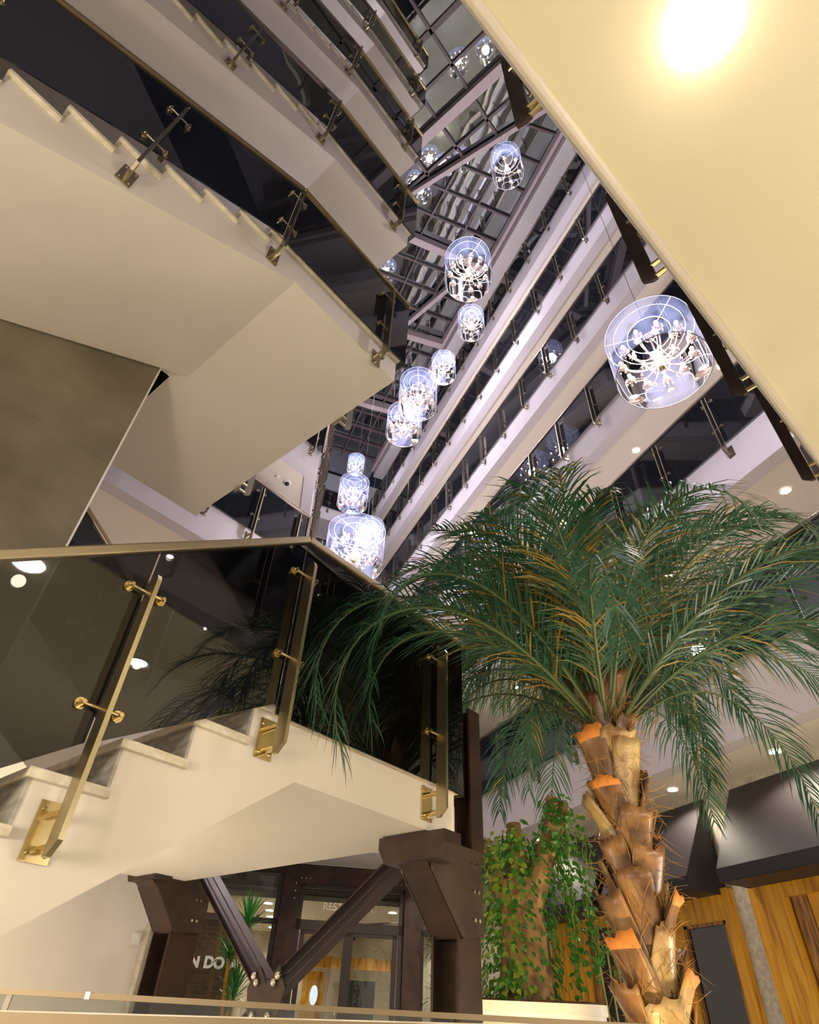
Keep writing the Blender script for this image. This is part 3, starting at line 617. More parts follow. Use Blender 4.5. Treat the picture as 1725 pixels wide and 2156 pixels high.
# ------------------------------------------------------------------ right-hand ground floor: awnings, timber portals
def awning(y0, y1, label):
    t = thing('awning', label, 'awning', (7.86, y0, 0), 0, 'dark awnings')
    L = y1 - y0; xo = -0.67; zt, zb, zv = 2.86, 1.78, 1.63
    MB().add([(0, 0, zt), (0, L, zt), (xo, L, zb), (xo, 0, zb), (0, 0, zt - 0.03), (0, L, zt - 0.03), (xo + 0.02, L, zb - 0.02), (xo + 0.02, 0, zb - 0.02)],
             [(0, 1, 2, 3), (4, 7, 6, 5), (0, 4, 5, 1), (2, 6, 7, 3)]).build('sloping_cover', CANVAS, t)
    for y in (0.0, L): MB().prism([(0, zt), (xo, zb), (xo, zv), (0, zv - 0.02)], y - 0.006, y + 0.006, 'xz').build('side_panel', CANVASD, t)
    MB().box(xo - 0.008, xo + 0.006, 0, L, zv, zb).build('valance', CANVASD, t)
    MB().box(xo, 0, 0, 0.0 + L, zv - 0.01, zv).build('underside', CANVASD, t); return t
awning(2.6, 6.56, 'dark canvas awning at the right edge, its left end beside bare plaster')
awning(7.10, 8.95, 'dark canvas awning behind the palm trunk')
awning(9.25, 11.9, 'dark canvas awning behind the vine-covered stump')
t = thing('timber_portal', 'honey wood portal with glass side light behind the palm trunk', 'door frame', (7.8, 7.0, FL))
H = 1.69 - FL
MB().box(-0.06, 0.06, 0.0, 0.14, 0, H).build('jamb', OAK, t); MB().box(-0.06, 0.06, 0.95, 1.45, 0, H - 0.2).build('jamb', OAK, t); MB().box(-0.06, 0.06, 3.2, 4.25, 0, H).build('jamb', OAK, t)
MB().box(-0.06, 0.06, 0.14, 3.2, H - 0.22, H).build('lintel', OAK, t); MB().box(-0.05, 0.05, 0.14, 0.95, H - 0.36, H - 0.22).build('lintel', OAK, t)
MB().box(0.0, 0.03, 0.14, 0.95, 0, H - 0.36).build('glass_pane', glass('dark_pane', (0.05, 0.05, 0.05), 0.05), t)
MB().box(-0.03, 0.03, 0.14, 0.20, 0, H - 0.36).box(-0.03, 0.03, 0.89, 0.95, 0, H - 0.36).box(-0.03, 0.03, 0.14, 0.95, H - 0.40, H - 0.36).build('sash', WALNUT, t)
MB().box(0.04, 0.06, 1.45, 3.2, 0, H - 0.22).build('dark_door', BLACK, t); MB().box(-0.02, 0.04, 1.45, 1.6, 0, H - 0.22).build('inner_jamb', WALNUT, t); MB().box(-0.02, 0.04, 3.0, 3.2, 0, H - 0.22).build('inner_jamb', WALNUT, t)
t = thing('timber_portal', 'honey wood portal with brown slatted panelling at the lower right edge', 'door frame', (7.8, 4.0, FL))
MB().box(-0.08, 0.06, 2.12, 2.63, 0, H).build('jamb', OAK, t); MB().box(-0.08, 0.06, 0.0, 2.12, H - 0.22, H).build('lintel', OAK, t)
for i in range(9): MB().box(0.0, 0.04, 2.10 - 0.23 * (i + 1), 2.10 - 0.23 * i - 0.015, 0, H - 0.22).build('panel_board', WALNUT if i % 2 == 0 else OAK, t)

# brown doors on the upper corridors
for k, ys in ((1, [4.85, 9.0, 13.5]), (2, [5.6, 10.5]), (3, [6.6, 11.5])):
    for y in ys:
        t = thing('corridor_door', 'brown door on the right-hand corridor wall, floor %s, %s' % (['one', 'two', 'three', 'four'][k], {0: 'nearest', 1: 'next along', 2: 'farthest'}[ys.index(y)]), 'door', (8.58, y, TOP[k]), 0, 'corridor doors')
        MB().box(-0.03, 0.01, 0, 0.95, 0, 2.25).build('leaf', DOORM, t); MB().box(-0.05, -0.03, 0.06, 0.10, 1.0, 1.15).build('handle', CHROME, t)
        MB().box(-0.02, 0.0, -0.07, 0.0, 0, 2.32).box(-0.02, 0.0, 0.95, 1.02, 0, 2.32).box(-0.02, 0.0, -0.07, 1.02, 2.25, 2.32).build('door_frame', WALNUT, t)

# ------------------------------------------------------------------ ceiling downlights of the galleries
zc = [fb(k) + 0.045 for k in range(6)] + [22.395]
yl = [3.70, 6.0, 8.7, 11.2, 13.65, 16.2, 18.6, 20.85]
on = {0: [5.32, 7.18, 10.8], 1: [3.70, 6.1, 8.6, 11.2], 2: [3.70, 6.0, 8.6, 11.2, 13.6], 3: yl[:7], 4: yl, 5: yl, 6: yl}
nm = ['over the dark awnings', 'second ceiling up', 'third ceiling up', 'fourth ceiling up', 'fifth ceiling up', 'sixth ceiling up', 'highest ceiling']
nth = ['nearest', 'second nearest', 'third along', 'fourth along', 'fifth along', 'sixth along', 'seventh along', 'farthest along']
for k in range(7):
    for j, y in enumerate(on[k]):
        downlight(7.40, y, zc[k], 0.062, 'round lit downlight in the right-hand gallery ceiling, %s, %s' % (nm[k], nth[j]), 'right-hand gallery downlights', DOWN_W * (0.35 if k == 0 else 1.0) if (k < 4 or j % 2 == 0) else None, warm=WARM if k < 2 else NEUT)
downlight(0.893, 10.262, fb(1) + 0.045, 0.07, 'lit downlight in the left gallery ceiling, seen through the near glass', None, 110)
for (x, y) in ((-2.2, 9.0), (-0.7, 9.6)): downlight(x, y, fb(1) + 0.045, 0.06, 'added unseen downlight in the left gallery ceiling, %s the concrete wall' % ('behind' if x < -1 else 'just right of'), None, 90)  # extra hidden downlights added to brighten the left gallery
downlight(3.21, -0.07, 3.2, 0.11, 'round lit downlight on the overhead slab beyond the right edge of the view', None, 25)
downlight(1.233, 12.202, fb(2) + 0.045, 0.05, 'lit downlight above the left gallery corner, seen by the brass corner', None, 20)
struct(fset(fbox('ceiling', FASCIA, [(-2.9, 3.9, -1.7, -0.12, Z(2.82), Z(3.85)), (-2.9, 3.9, -0.12, 0.3, Z(2.81), Z(3.85))])), 'grey slab edge above the cafe front', 'ceiling')

t = thing('downlight', 'very bright large downlight on the overhead cream slab at the upper right', 'ceiling light', (1.209, 0.04, 3.2))
MB().lathe([(0.135, 0.0), (0.15, -0.006), (0.152, 0.0)], 32).build('rim', DISC, t)
MB().lathe([(0.001, -0.07), (0.06, -0.062), (0.11, -0.035), (0.135, 0.0)], 32).build('lens', DISC, t, smooth=True)
lamp('POINT', 'slab_light', (1.209, 0.04, 3.0), 2.2, WARM, 0.06)

# ------------------------------------------------------------------ chandeliers
CH = {}
def arm_meshes():
    # arm along +X in local frame, root at hub
    m = MB(); n = 9; pts = []
    for i in range(n + 1):
        f_ = i / n; pts.append((0.03 + 0.33 * f_, 0, 0.0 - 0.075 * math.sin(f_ * math.pi * 0.95) + 0.11 * f_ ** 2.2))
    m.tube(pts, 0.0085, 6); ex, ez = pts[-1][0], pts[-1][2]
    m.lathe([(0.004, -0.012), (0.03, -0.004), (0.052, 0.014), (0.048, 0.016), (0.026, 0.004), (0.012, 0.008), (0.012, 0.065), (0.004, 0.066)], 12, (ex, 0, ez))
    for a in range(6): an = a * math.pi / 3; m.ball((ex + 0.048 * math.cos(an), 0.048 * math.sin(an), ez - 0.022), 0.010, 5, 1.7)
    m.ball((0.20, 0, -0.11), 0.014, 6, 1.8); m.tube([(0.20, 0, -0.06), (0.20, 0, -0.10)], 0.002, 4)
    a = m.build('arm', CRYST, None, True); me1 = a.data; bpy.data.objects.remove(a)
    a = MB().ball((ex, 0, ez + 0.088), 0.021, 8, 1.35).build('bulb', BULB, None, True); me2 = a.data; bpy.data.objects.remove(a)
    return me1, me2
def chandelier(label, P, D, H, narm, zroof=ZR + 0.10, on=True, rot=0.0, k_=[0]):
    key = 'm'
    if key not in CH:
        R_ = 0.55; m = MB(); n = 48; vs = []; fs = []
        for z in (0.0, 0.5, 0.95):
            for i in range(n): an = 2 * math.pi * i / n; vs.append((R_ * math.cos(an), R_ * math.sin(an), z))
        for r_ in range(2):
            for i in range(n): fs.append((r_ * n + i, r_ * n + (i + 1) % n, (r_ + 1) * n + (i + 1) % n, (r_ + 1) * n + i))
        m.add(vs, fs); a = m.build('shade', SHADE, None, True); CH['shade'] = a.data; bpy.data.objects.remove(a)
        def ring(mm, r_, z, t_): mm.tube([(r_ * math.cos(2 * math.pi * i / 40), r_ * math.sin(2 * math.pi * i / 40), z) for i in range(40)], t_, 5, True)
        m = MB(); ring(m, 0.55, 0.95, 0.0055); ring(m, 0.44, 0.94, 0.0055); ring(m, 0.27, 0.94, 0.0055)
        for i in range(3): an = 2 * math.pi * i / 3 + 0.3; m.tube([(0.03 * math.cos(an), 0.03 * math.sin(an), 0.94), (0.55 * math.cos(an), 0.55 * math.sin(an), 0.945)], 0.005, 5)
        a = m.build('top_frame', RINGM); CH['top'] = a.data; bpy.data.objects.remove(a)
        m = MB(); ring(m, 0.55, 0.0, 0.006); a = m.build('bottom_ring', RINGM); CH['bot'] = a.data; bpy.data.objects.remove(a)
        m = MB().lathe([(0.006, 0.98), (0.045, 0.95), (0.05, 0.92), (0.02, 0.88), (0.012, 0.80), (0.012, 0.52), (0.05, 0.46), (0.055, 0.42), (0.02, 0.37), (0.03, 0.30), (0.065, 0.25), (0.075, 0.20), (0.04, 0.15), (0.02, 0.13)], 16)
        for i in range(16):
            an = 2 * math.pi * i / 16; m.ball((0.07 * math.cos(an), 0.07 * math.sin(an), 0.90), 0.011, 5, 1.6); m.ball((0.10 * math.cos(an), 0.10 * math.sin(an), 0.14), 0.013, 5, 1.8)
        a = m.build('stem', CRYST, None, True); CH['stem'] = a.data; bpy.data.objects.remove(a)
        a = MB().lathe([(0.001, 0.055), (0.030, 0.065), (0.044, 0.09), (0.034, 0.12), (0.02, 0.135)], 16).build('finial', GOLDB, None, True); CH['fin'] = a.data; bpy.data.objects.remove(a)
        CH['arm'], CH['bulb'] = arm_meshes(); CH[key] = 1
    t = thing('chandelier', label, 'chandelier', P, rot, 'cylinder-shaded chandeliers'); k = D / 1.1; kz = H / 0.95; S = (k, k, kz)
    for nm_, me in (('shade', 'shade'), ('top_frame', 'top'), ('bottom_ring', 'bot')): link(nm_, CH[me], t, sc=S)
    link('stem', CH['stem'], t, sc=S); link('finial', CH['fin'], t, sc=(k, k, k))
    lows = int(narm * 0.62) if narm > 8 else narm
    for i in range(narm):
        if i < lows: z = 0.20; an = 2 * math.pi * i / lows; q = 1.18; tilt = 0
        else: z = 0.34; an = 2 * math.pi * (i - lows + 0.5) / (narm - lows); q = 0.80; tilt = -0.25
        a = link('arm', CH['arm'], t, (0, 0, z * k), (0, tilt, an), (q * k,) * 3); link('bulb', CH['bulb'], a)
    MB().tube([(0, 0, 0.97 * kz), (0, 0, zroof - P[2])], 0.0045, 5).build('cable', CABLEM, t)
    lamp('POINT', 'chandelier_light', (P[0], P[1], P[2] + 0.42 * kz), CHAND_W * (k ** 1.0), COOL, 0.16)
    return t
CL_ = [('largest chandelier, hanging alone at the right before the fourth gallery', (4.364, 2.819, 6.189), 1.12, 0.82, 18),
 ('chandelier in the middle of the picture, high above the second stair landing', (3.533, 5.92, 13.181), 1.1, 1.04, 18),
 ('small chandelier highest of all, with only six arms, just under the roof glass', (4.012, 4.505, 16.614), 0.8, 1.10, 6),
 ('chandelier just below the middle one, beside the top gallery railings', (5.107, 8.54, 15.995), 0.8, 0.80, 14),
 ('small chandelier partly behind a larger one, upper right of the pair', (4.64, 9.488, 14.643), 0.72, 0.77, 12),
 ('tall chandelier overlapping the one below it, third down the cascade', (4.032, 9.912, 13.336), 1.1, 1.12, 16),
 ('chandelier lower left of the overlapping pair', (4.209, 11.352, 13.752), 1.1, 0.90, 16),
 ('narrow distant chandelier at the top of the lower stack of three', (4.67, 18.474, 18.84), 0.75, 0.75, 12),
 ('middle chandelier of the lower stack of three', (4.037, 15.749, 14.331), 1.1, 1.1, 18),
 ('big chandelier crossed by the near handrail, lowest of the stack', (2.395, 8.653, 6.44), 1.1, 0.81, 18),
 ('chandelier half hidden behind the big one crossed by the handrail', (4.377, 14.319, 11.536), 0.9, 0.89, 14),
 ('lowest chandelier, seen behind palm fronds and the near handrail', (4.347, 12.975, 8.211), 0.95, 0.70, 16)]
for i, (lb, P, D, H, n_) in enumerate(CL_): chandelier(lb, P, D, H, n_, rot=0.37 * i)

# ------------------------------------------------------------------ palm
def leafmat(name, a, b, rough=0.45, trans=0.25):
    m = mat(name, a, rough, noise=b, scale=2.5); n = m.node_tree; bs = n.nodes['Principled BSDF']
    o = n.nodes['Material Output']; tl = n.nodes.new('ShaderNodeBsdfTranslucent'); tl.inputs[0].default_value = (a[0] * 1.6, a[1] * 1.5, a[2] * 0.8, 1)
    mx = n.nodes.new('ShaderNodeMixShader'); mx.inputs[0].default_value = trans; n.links.new(bs.outputs[0], mx.inputs[1]); n.links.new(tl.outputs[0], mx.inputs[2]); n.links.new(mx.outputs[0], o.inputs[0]); return m
FROND = leafmat('palm_green', (0.032, 0.115, 0.068), (0.014, 0.058, 0.036), 0.32); FRONDY = leafmat('palm_uplit_leaf', (0.34, 0.20, 0.03), (0.14, 0.15, 0.03))  # warm uplight put into the colour of the inner leaflets
RACH = mat('palm_rib', (0.055, 0.085, 0.025), 0.5); BOOT = mat('palm_leaf_base', (0.36, 0.19, 0.07), 0.33, noise=(0.085, 0.035, 0.018), scale=5, bump=0.4); BOOTL = mat('palm_leaf_base_pale', (0.60, 0.44, 0.20), 0.36, noise=(0.20, 0.10, 0.035), scale=5, bump=0.4)
CUT = mat('palm_cut_end', (0.72, 0.26, 0.05), 0.6); FIB = mat('palm_fibre', (0.34, 0.19, 0.06), 0.8); CORE = mat('palm_core', (0.14, 0.075, 0.03), 0.9, noise=(0.06, 0.03, 0.015), scale=14, bump=0.6)
PC = Vector((2.85, 3.22, 0)); palm = thing('palm_tree', 'tall palm with arching dark green fronds and a trunk wrapped in cut golden leaf bases', 'palm tree', (PC.x, PC.y, FL))
MB().tube([(0, 0, 0), (0, 0, 1.0), (0.01, 0.0, 1.9), (0.0, 0.0, 2.75), (0, 0, 3.0)], [0.13, 0.125, 0.115, 0.11, 0.06], 16).build('trunk', CORE, palm)
rp_ = random.Random(3)
nb = 50
for i in range(nb):
    zb = 0.55 + (2.72 - 0.55) * i / nb; an = i * 2.39996 + rp_.uniform(-0.15, 0.15); Ln = rp_.uniform(0.28, 0.42) * (1.0 if i < nb - 10 else 0.8); flare = rp_.uniform(0.04, 0.13); wob = rp_.uniform(-0.38, 0.38)
    m = MB(); nu, nv = 9, 7; vs = []
    for side in (0, 1):
        for v in range(nv):
            f_ = v / (nv - 1); hw = (0.10 * (1 - f_) ** 1.2 + 0.072 + 0.026 * f_ * f_); r0 = 0.122 + flare * f_ ** 1.7 - side * (0.020 * (1 - 0.35 * f_))
            for u in range(nu):
                g = -1 + 2 * u / (nu - 1); a = an + g * hw / 0.15 * (1 - 0.25 * f_) + wob * f_
                rr = r0 + 0.006 * g * g * f_; zz = zb + Ln * f_ + (0.018 * math.sin(3 * g + i) + 0.012 * math.sin(9 * g + 2 * i)) * (f_ > 0.95)
                vs.append((rr * math.cos(a), rr * math.sin(a), zz))
    fs = []
    for side in (0, 1):
        b0_ = side * nu * nv
        for v in range(nv - 1):
            for u in range(nu - 1): q = (b0_ + v * nu + u, b0_ + v * nu + u + 1, b0_ + (v + 1) * nu + u + 1, b0_ + (v + 1) * nu + u); fs.append(q if side == 0 else q[::-1])
    N_ = nu * nv
    for u in range(nu - 1): fs.append(((nv - 1) * nu + u, (nv - 1) * nu + u + 1, N_ + (nv - 1) * nu + u + 1, N_ + (nv - 1) * nu + u))
    for v in range(nv - 1):
        fs.append((v * nu, (v + 1) * nu, N_ + (v + 1) * nu, N_ + v * nu)); fs.append((v * nu + nu - 1, N_ + v * nu + nu - 1, N_ + (v + 1) * nu + nu - 1, (v + 1) * nu + nu - 1))
    m.add(vs, fs); o = m.build('leaf_base', [BOOTL if rp_.random() < 0.4 else BOOT, CUT], palm, True)
    ncut = 2 * (nv - 1) * (nu - 1)
    for j in range(ncut, ncut + nu - 1): o.data.polygons[j].material_index = 1
    if rp_.random() < 0.15:
        for v in range(nv - 2, nv - 1):
            for u in range(nu - 1): o.data.polygons[v * (nu - 1) + u].material_index = 1
m = MB()
for i in range(1700):
    an = rp_.uniform(0, 6.283); z = rp_.uniform(0.5, 2.85); r0 = rp_.uniform(0.125, 0.165); L = rp_.uniform(0.06, 0.2); p0 = Vector((r0 * math.cos(an), r0 * math.sin(an), z)); dv = Vector((math.cos(an) * rp_.uniform(0, .5) + rp_.uniform(-.5, .5), math.sin(an) * rp_.uniform(0, .5) + rp_.uniform(-.5, .5), rp_.uniform(-0.8, 0.9))).normalized()
    sd = dv.cross(Vector((rp_.random(), rp_.random(), 1)))  .normalized() * 0.0019; mid = p0 + dv * L * 0.5 + Vector((0, 0, rp_.uniform(-.03, .03))); e = p0 + dv * L + Vector((rp_.uniform(-.03, .03), rp_.uniform(-.03, .03), rp_.uniform(-.05, .02)))
    m.add([p0 - sd, p0 + sd, mid + sd, mid - sd, e + sd * .4, e - sd * .4], [(0, 1, 2, 3), (3, 2, 4, 5)])
o = m.build('fibre', FIB, palm, recalc=False); o['kind'] = 'stuff'

def frond(az, e0, L, bend, seed, base_r=0.05, zb=2.78, twist=0.0, yellow=0.1, parent=None, nseg=26, pairs=56, ll=0.45):
    rg = random.Random(seed); m = MB(); path = []; T = []
    p_ = Vector((base_r * math.cos(az), base_r * math.sin(az), zb)); ca = az
    for i in range(nseg + 1):
        f_ = i / nseg; el = e0 - bend * (f_ ** 1.9); ca = az + twist * f_ * f_
        t_ = Vector((math.cos(ca) * math.cos(el), math.sin(ca) * math.cos(el), math.sin(el))); path.append(p_.copy()); T.append(t_); p_ = p_ + t_ * (L / nseg)
    m.tube(path, [0.012 * (1 - 0.85 * i / nseg) + 0.0012 for i in range(nseg + 1)], 5)
    nr = len(m.f); idx = []
    for k in range(pairs):
        f_ = 0.14 + 0.86 * (k + rg.random() * 0.5) / pairs; q = f_ * nseg; i = min(int(q), nseg - 1); P_ = path[i].lerp(path[i + 1], q - i); t_ = T[i]
        side = t_.cross(Vector((0, 0, 1))); side = side.normalized() if side.length > 1e-3 else Vector((math.sin(az), -math.cos(az), 0)); upv = side.cross(t_).normalized()
        l_ = ll * (0.45 + 0.75 * math.sin(math.pi * min(1, (f_ - 0.05) ** 0.75))) * rg.uniform(0.85, 1.12)
        if f_ > 0.9: l_ *= 0.75
        for sg in (-1, 1):
            fa = R(rg.uniform(20, 34)) + R(14) * (1 - f_); d = (t_ * math.cos(fa) + side * sg * math.sin(fa) + upv * rg.uniform(0.02, 0.28)).normalized()
            w0 = 0.0062; pts = []; pp = P_.copy(); dd = d.copy()
            for j in range(4):
                pts.append((pp.copy(), dd.copy())); pp = pp + dd * (l_ / 3); dd = (dd + Vector((0, 0, -0.34 - 0.16 * rg.random()))).normalized()
            vs = []
            for j, (c_, d_) in enumerate(pts):
                sd = d_.cross(upv); sd = (sd.normalized() if sd.length > 1e-3 else side) * w0 * (0.7, 1.0, 0.75, 0.06)[j]; vs += [c_ - sd, c_ + sd]
            n0 = len(m.f); m.add(vs, [(0, 1, 3, 2), (2, 3, 5, 4), (4, 5, 7, 6)])
            if rg.random() < yellow * (1.9 if f_ < 0.5 else 0.35): idx += [n0, n0 + 1, n0 + 2]
    o = m.build('frond', [RACH, FROND, FRONDY], parent, recalc=False)
    mi = [0] * nr + [1] * (len(m.f) - nr)
    for j in idx: mi[j] = 2
    o.data.polygons.foreach_set('material_index', mi); return o
rf = random.Random(11); nf = 60
for i in range(nf):
    f_ = i / (nf - 1); az = i * 2.39996 + rf.uniform(-0.2, 0.2); e0 = R(82 - 50 * f_ + rf.uniform(-8, 8)); L = rf.uniform(0.9, 1.12) * (1.35 + 1.25 * f_ ** 0.6)
    bd = R(104 + 40 * f_ ** 0.6 + rf.uniform(-22, 20)); tw = rf.uniform(-0.35, 0.35)
    def hits(az_):
        q = Vector((PC.x, PC.y, FL + 2.75)); ns = 14
        for a_ in range(ns + 1):
            g = a_ / ns; el = e0 - bd * g ** 1.9; ca = az_ + tw * g * g; q = q + Vector((math.cos(ca) * math.cos(el), math.sin(ca) * math.cos(el), math.sin(el))) * (L / ns)
            dd_ = q - OA; ss = dd_.dot(UA); ww = dd_.dot(NA)
            if ss < 3.05 and ww > -0.22 and q.z < 3.0: return True
        return False
    for sh in (0, .15, -.15, .3, -.3, .45, -.45, .6, -.6, .8, -.8, 1.0, -1.0, 1.3, -1.3):
        if not hits(az + sh): az += sh; break
    frond(az, e0, L, bd, 100 + i, zb=2.80 - 0.18 * f_, twist=tw, yellow=0.26 if f_ < 0.6 else 0.08, parent=palm, base_r=0.03 + 0.07 * f_)
lamp('SPOT', 'palm_uplight', (PC.x - 1.1, PC.y - 1.1, FL + 0.1), 150, AMBER, 0.06, None, R(70), 0.8)
bpy.data.objects['palm_uplight'].rotation_euler = (Vector((PC.x, PC.y, 1.3)) - Vector((PC.x - 1.1, PC.y - 1.1, FL + 0.1))).to_track_quat('-Z', 'Y').to_euler()
lamp('SPOT', 'palm_uplight', (PC.x + 1.3, PC.y - 0.6, FL + 0.1), 130, AMBER, 0.06, None, R(75), 0.8)
bpy.data.objects['palm_uplight.001'].rotation_euler = (Vector((PC.x + 0.3, PC.y, 1.5)) - Vector((PC.x + 1.3, PC.y - 0.6, FL + 0.1))).to_track_quat('-Z', 'Y').to_euler()

# ------------------------------------------------------------------ vine-covered stump in the white planter
t = thing('planter', 'long white planter with rounded corner under the vine-covered stump', 'planter', (3.02, 4.72, FL), R(-32))
def rrect(hx, hy, r_, n=6):
    pts = []
    for cx, cy, a0_ in ((hx - r_, hy - r_, 0), (-hx + r_, hy - r_, 90), (-hx + r_, -hy + r_, 180), (hx - r_, -hy + r_, 270)):
        for i in range(n + 1): a = R(a0_ + 90 * i / n); pts.append((cx + r_ * math.cos(a), cy + r_ * math.sin(a)))
    return pts
MB().prism(rrect(0.50, 0.30, 0.10), 0, 1.14, 'xy').prism(rrect(0.515, 0.315, 0.11), 1.14, 1.20, 'xy').build('tub', WHITE, t)
MB().prism(rrect(0.47, 0.27, 0.08), 1.20, 1.215, 'xy').build('soil', CORE, t)
BARK = mat('old_bark', (0.34, 0.20, 0.08), 0.85, noise=(0.10, 0.055, 0.022), scale=9, bump=0.8)
LEAF = leafmat('vine_leaf', (0.07, 0.24, 0.035), (0.035, 0.12, 0.025), 0.3, 0.3); LEAFY = leafmat('vine_leaf_lit', (0.28, 0.38, 0.05), (0.15, 0.24, 0.03), 0.35, 0.3)
st = thing('tree_stump', 'pollarded old stump with four cut limbs wrapped in trailing green vines', 'tree', (3.0, 4.72, 0.21))
limbs = [([(0, 0, 0), (0.02, 0, 0.4), (0.0, 0.02, 0.75)], [0.21, 0.17, 0.16]), ([(-0.02, 0, 0.5), (-0.14, 0.08, 0.75), (-0.24, 0.14, 1.02)], [0.12, 0.085, 0.07]),
         ([(0, 0, 0.6), (0.0, 0.01, 0.9), (0.0, 0.02, 1.17)], [0.12, 0.07, 0.055]), ([(0.02, -0.02, 0.55), (0.16, -0.10, 0.85), (0.25, -0.16, 1.1), (0.28, -0.18, 1.37)], [0.13, 0.09, 0.07, 0.055]),
         ([(0.2, -0.12, 0.95), (0.31, -0.18, 1.15), (0.36, -0.22, 1.34)], [0.06, 0.05, 0.042])]
for i, (pp, rr) in enumerate(limbs): MB().tube(pp, rr, 12).build('trunk' if i == 0 else 'limb', BARK, st)
rl = random.Random(5)
def leaf(m, c, nrm, sz):
    nrm = nrm.normalized(); d = Vector((rl.uniform(-1, 1), rl.uniform(-1, 1), -0.9)); d = (d - nrm * d.dot(nrm)).normalized(); s_ = nrm.cross(d) * sz * 0.42; d = d * sz
    n0 = len(m.f); m.add([c, c + d * .25 + s_, c + d * .62 + s_ * .8 + nrm * sz * .08, c + d * 1.05, c + d * .62 - s_ * .8 + nrm * sz * .08, c + d * .25 - s_, c + d * .5 - nrm * sz * .06], [(0, 1, 6), (1, 2, 6), (2, 3, 6), (3, 4, 6), (4, 5, 6), (5, 0, 6)]); return n0
m = MB(); yel = []
def put(c, nrm, sz, py):
    n0 = leaf(m, c, nrm, sz)
    if rl.random() < py: yel.extend(range(n0, n0 + 6))
for i in range(1700):   # dense coat on the trunk and lower limbs
    z = rl.uniform(0.0, 1.05); an = rl.uniform(0, 6.283)
    if abs(((an - 4.9 + 3.1416) % 6.2832) - 3.1416) < 0.55 and rl.random() < 0.6: continue
    rr = 0.20 + 0.09 * rl.random() + 0.10 * z * rl.random(); c = Vector((rr * math.cos(an) * 1.15 + 0.02 - 0.06 * (z < 0.7), rr * math.sin(an) * 0.9, z)); put(c, Vector((math.cos(an), math.sin(an), 0.5 + rl.uniform(-.4, .4))), rl.uniform(0.03, 0.058), 0.4 if c.x < -0.04 else 0.05)  # more yellow leaves on the left, lamp light put into their colour
for pp, rr in limbs[1:]:
    for i in range(150):
        q = rl.random() * (len(pp) - 1.01); a, b_ = Vector(pp[int(q)]), Vector(pp[int(q) + 1]); c = a.lerp(b_, (q % 1) * 0.85); nv_ = Vector((rl.uniform(-1, 1), rl.uniform(-1, 1), rl.uniform(-.3, .8))).normalized(); put(c + nv_ * rl.uniform(0.06, 0.13), nv_, rl.uniform(0.04, 0.075), 0.08)
o = m.build('foliage', [LEAF, LEAFY], st, recalc=False); mi = [0] * len(m.f)
for j in yel: mi[j] = 1
o.data.polygons.foreach_set('material_index', mi)
VS = mat('vine_stem', (0.22, 0.24, 0.06), 0.6)
for i in range(12):
    x0 = 0.24 + 0.30 * rl.random(); y0 = -0.16 - 0.14 * rl.random(); z = rl.uniform(0.9, 1.25); m = MB(); pts = [Vector((x0 - .1, y0 + .05, z + .05))]
    zend = rl.uniform(0.0, 0.35)
    while z > zend: x0 += rl.uniform(-.022, .024); y0 += rl.uniform(-.02, .02); pts.append(Vector((x0, y0, z))); z -= 0.06
    if len(pts) < 3: continue
    m.tube(pts, 0.003, 4); n1 = len(m.f)
    for c in pts[1:]:
        for q in range(2): leaf(m, c + Vector((rl.uniform(-.02, .02), rl.uniform(-.02, .02), 0)), Vector((rl.uniform(-1, 1), rl.uniform(-1, .3), .4)), rl.uniform(.035, .062))
    o = m.build('hanging_vine', [VS, LEAF], st, recalc=False); o.data.polygons.foreach_set('material_index', [0] * n1 + [1] * (len(m.f) - n1))
lamp('SPOT', 'stump_uplight', (2.45, 4.0, -0.6), 60, (1.0, 0.78, 0.35), 0.05, (R(-35), R(-18), 0), R(60), 0.7)
bpy.data.objects['stump_uplight'].rotation_euler = (Vector((3.0, 4.7, 0.9)) - Vector((2.45, 4.0, -0.6))).to_track_quat('-Z', 'Y').to_euler()
t = thing('umbrella_plant', 'small spiky green plant poking up between the planter and the palm trunk', 'plant', (3.45, 4.35, FL))
for i in range(3): MB().tube([(0, 0, 0), (0.03 * i, -0.02 * i, 0.7), (0.06 * i - .06, -0.03 * i, 1.42 + 0.07 * i)], 0.006, 5).build('stem', VS, t)
m = MB()
for i in range(3):
    for j in range(14):
        c = Vector((0.06 * i - .06, -0.03 * i, 1.42 + 0.07 * i)); an = j * 0.449; d = Vector((math.cos(an), math.sin(an), rl.uniform(0.1, 0.9))).normalized(); sd = d.cross(Vector((0, 0, 1))).normalized() * 0.006; L = rl.uniform(.11, .17)
        m.add([c - sd * .4, c + sd * .4, c + d * L * .5 + sd, c + d * L * .5 - sd, c + d * L - Vector((0, 0, .03))], [(0, 1, 2, 3), (3, 2, 4)])
m.build('leaves', LEAF, t, recalc=False)

